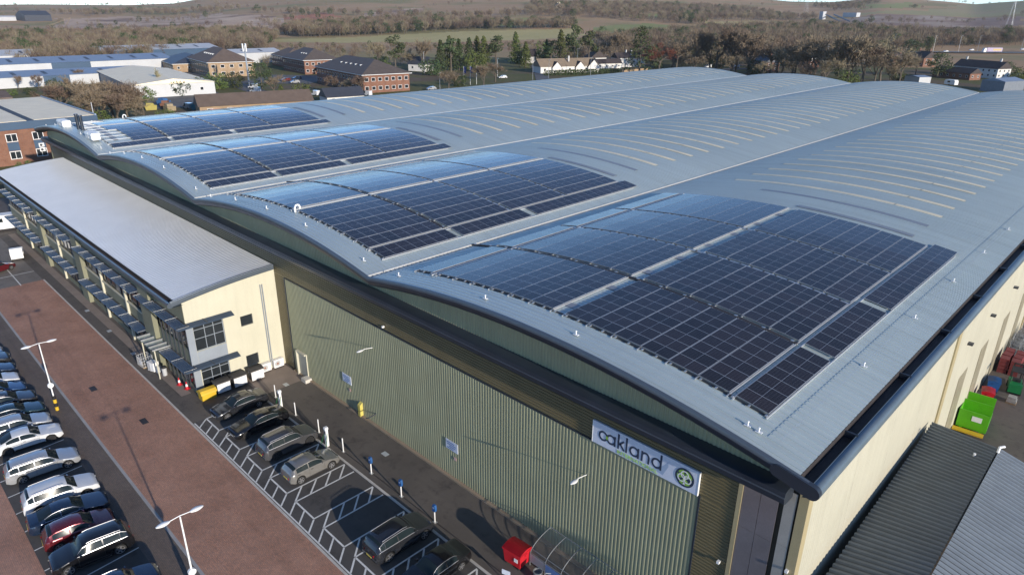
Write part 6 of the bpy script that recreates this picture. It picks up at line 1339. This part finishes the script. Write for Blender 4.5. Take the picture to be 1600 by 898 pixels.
for (x, y, mt, lab) in ((-8.2 + 1.5, 41.0, 'red_plastic', 'red wheeled bin behind the lime green skip'), (-6.75, 43.6, 'blue_plastic', 'blue wheeled bin between the red bin and the forklift')): wheelie(lab, x, y, R(100), M[mt], M[mt], None, False, .92, 'bins beside the cream wall')
# forklift
t = thing('forklift', 'green forklift with black mast parked by the cream wall', 'forklift', (-5.35, 45.0, 0), R(100)); mb = MB(); mb.prism([(-1.1, .25), (1.0, .25), (1.0, .9), (-.2, .95), (-.4, 1.15), (-1.2, 1.1)], 1, -.5, .5); mb.build('chassis', M['green_machine'], t, 30)
for x in (-.8, .75):
    for s_ in (-.45, .45): MB().tube([(x, s_ - .1, .28), (x, s_ + .1, .28)], .28, 12).build('wheel', M['tyre'], t)
for s_ in (-.35, .35): MB().box(1.05, 1.15, s_ - .05, s_ + .05, .1, 2.3).build('mast_rail', M['black'], t); MB().box(1.15, 2.1, s_ - .06, s_ + .06, .08, .13).build('fork', M['black'], t)
MB().box(1.04, 1.16, -.4, .4, 2.2, 2.3).build('mast_head', M['black'], t); MB().box(-.55, -.05, -.3, .3, .95, 1.35).build('seat', M['black'], t)
mb = MB()
for x in (-.75, .75):
    for s_ in (-.46, .46): mb.tube([(x, s_, .95), (x * .8, s_, 2.1)], .03, 6)
mb.box(-.66, .66, -.5, .5, 2.1, 2.15); mb.build('overhead_guard', M['black'], t)
# roll cages and red crates stacked against the wall
M['crate_red'] = pm('crate_red', (.16, .025, .025), .7)
rnd = random.Random(2)
ON = ['nearest', 'second', 'third', 'fourth', 'fifth', 'sixth', 'seventh', 'eighth']
for k in range(6):
    x = -6.95 + (k % 2) * .9; y = 48.6 + (k // 2) * 1.15
    t = thing('red_crate_stack', 'dark red crate stack, %s row from the forklift, %s the cream wall' % (ON[k // 2], ('against', 'away from')[k % 2]), 'crates', (x, y, 0), rnd.uniform(-.1, .1), 'dark red crate stacks')
    for j in range(4):
        c_ = MB().box(-.38, .38, -.5, .5, j * .38, j * .38 + .34).build('crate', M['crate_red'], t); MB().box(-.34, .34, -.46, .46, j * .38 + .34, j * .38 + .355).build('rim', M['crate_red'], c_)
def cage_mesh():
    mb = MB(); w_, d, h = .4, .4, 1.65
    for sx in (-w_, w_):
        for sy in (-d, d): mb.tube([(sx, sy, .1), (sx, sy, h)], .018, 4)
    for z in np.linspace(.2, h, 6):
        mb.tube([(-w_, -d, z), (-w_, d, z)], .01, 3); mb.tube([(w_, -d, z), (w_, d, z)], .01, 3); mb.tube([(-w_, d, z), (w_, d, z)], .01, 3)
    for u in np.linspace(-.4, .4, 6)[1:-1]: mb.tube([(-w_, u, .2), (-w_, u, h)], .008, 3); mb.tube([(w_, u, .2), (w_, u, h)], .008, 3); mb.tube([(u, d, .2), (u, d, h)], .008, 3)
    mb.box(-w_, w_, -d, d, .12, .17); return mb.mesh('frame', M['galv'])
CG = cage_mesh(); wm = MB(); [wm.tube([(sx - .03, sy, .06), (sx + .03, sy, .06)], .06, 8) for sx in (-.36, .36) for sy in (-.36, .36)]; CW = wm.mesh('castors', M['tyre'])
for k in range(26):
    x = -6.9 + (k % 4) * .95 + rnd.uniform(-.12, .12); y = 52.6 + (k // 4) * 1.05 + rnd.uniform(-.12, .12)
    t = thing('roll_cage', 'empty steel roll cage, %s row behind the crates, %s from the cream wall' % (ON[k // 4], ON[k % 4]), 'roll cage', (x, y, 0), rnd.uniform(-.5, .5), 'steel roll cages by the cream wall'); link('frame', CG, t); link('castors', CW, t)
for k in range(7):
    x = -6.5 + (k % 3) * 1.3; y = 63 + (k // 3) * 1.6
    t = thing('pallet_stack', 'brown timber pallet stack, %s row behind the roll cages, %s from the cream wall' % (ON[k // 3], ON[k % 3]), 'pallets', (x, y, 0), rnd.uniform(-.1, .1), 'timber pallet stacks')
    for j in range(5 + k % 4):
        p_ = MB().box(-.5, .5, -.6, .6, j * .15 + .1, j * .15 + .13).build('pallet', pm('pallet_brown', (.24, .17, .1), .85) if k == 0 and j == 0 else bpy.data.materials['pallet_brown'], t)
        for s_ in (-.42, 0, .42): MB().box(s_ - .06, s_ + .06, -.58, .58, j * .15, j * .15 + .095).build('bearer', bpy.data.materials['pallet_brown'], p_)
# white railing and platform at the far right
t = thing('railing', 'white tubular railing around a platform at the right picture edge', 'railing', (-2.6, 62, 0))
for k in range(6): MB().tube([(k * 1.0, 0, 0), (k * 1.0, 0, 1.9)], .04, 6).build('upright', M['white'], t)
for z in (1.0, 1.9): MB().tube([(0, 0, z), (5, 0, z)], .035, 6).build('rail', M['white'], t)
MB().box(0, 5, .1, 4, 0, .9).build('platform', M['kerb'], t)
struct(MB().box(-5.2, 8, 30.6, 31.0, 0, .14).build('yard_kerb', M['kerb']))

for k, (x, y, w_, d, h, col, lab) in enumerate(((-6.9, 39.3, .9, .7, .8, (.05, .05, .06), 'black plastic tub between the green skip and the red bin'), (-5.0, 42.3, .7, .7, .5, (.3, .3, .28), 'pale crate on the yard beside the blue bin'), (-4.2, 49.5, 1.0, .8, 1.0, (.32, .24, .14), 'cardboard bale right of the red crates'), (-4.0, 51.0, 1.0, .9, .8, (.26, .2, .13), 'brown carton stack beside the steel cages'), (-2.9, 53.5, 1.1, .9, 1.3, (.2, .21, .22), 'grey wrapped pallet right of the steel cages'), (-2.6, 56.5, 1.1, 1.0, 1.1, (.34, .27, .16), 'tan wrapped pallet right of the steel cages'))):
    t = thing('yard_load', lab, 'load', (x, y, 0), .2 * math.sin(k * 3.1), 'loads standing in the right yard'); mt = pm('load_paint_%d' % k, col, .75, 0, .25, 3., .1)
    MB().box(-w_ / 2, w_ / 2, -d / 2, d / 2, .14, .14 + h * .55).build('lower_box', mt, t); MB().box(-w_ * .46, w_ * .42, -d * .45, d * .47, .145 + h * .55, .14 + h).build('upper_box', mt, t); MB().box(-w_ / 2 - .03, w_ / 2 + .03, -d / 2, d / 2, 0, .13).build('pallet', bpy.data.materials['pallet_brown'], t)
# ---------------------------------------------------------------- air
mb = MB(); mb.box(-4700, 4500, -4200, 4700, -40, 150)
hz = mb.build('haze', [])
hm = bpy.data.materials.new('haze_air'); hm.use_nodes = True; ht = hm.node_tree; ht.nodes.remove(ht.nodes['Principled BSDF'])
pv = ht.nodes.new('ShaderNodeVolumePrincipled'); pv.inputs['Density'].default_value = 6e-5; pv.inputs['Color'].default_value = (.86, .90, .96, 1); pv.inputs['Anisotropy'].default_value = .1
ht.links.new(pv.outputs[0], ht.nodes['Material Output'].inputs['Volume']); hz.data.materials.append(hm); hz['kind'] = 'stuff'; hz['label'] = 'thin pale winter haze over the valley'; hz['category'] = 'haze'
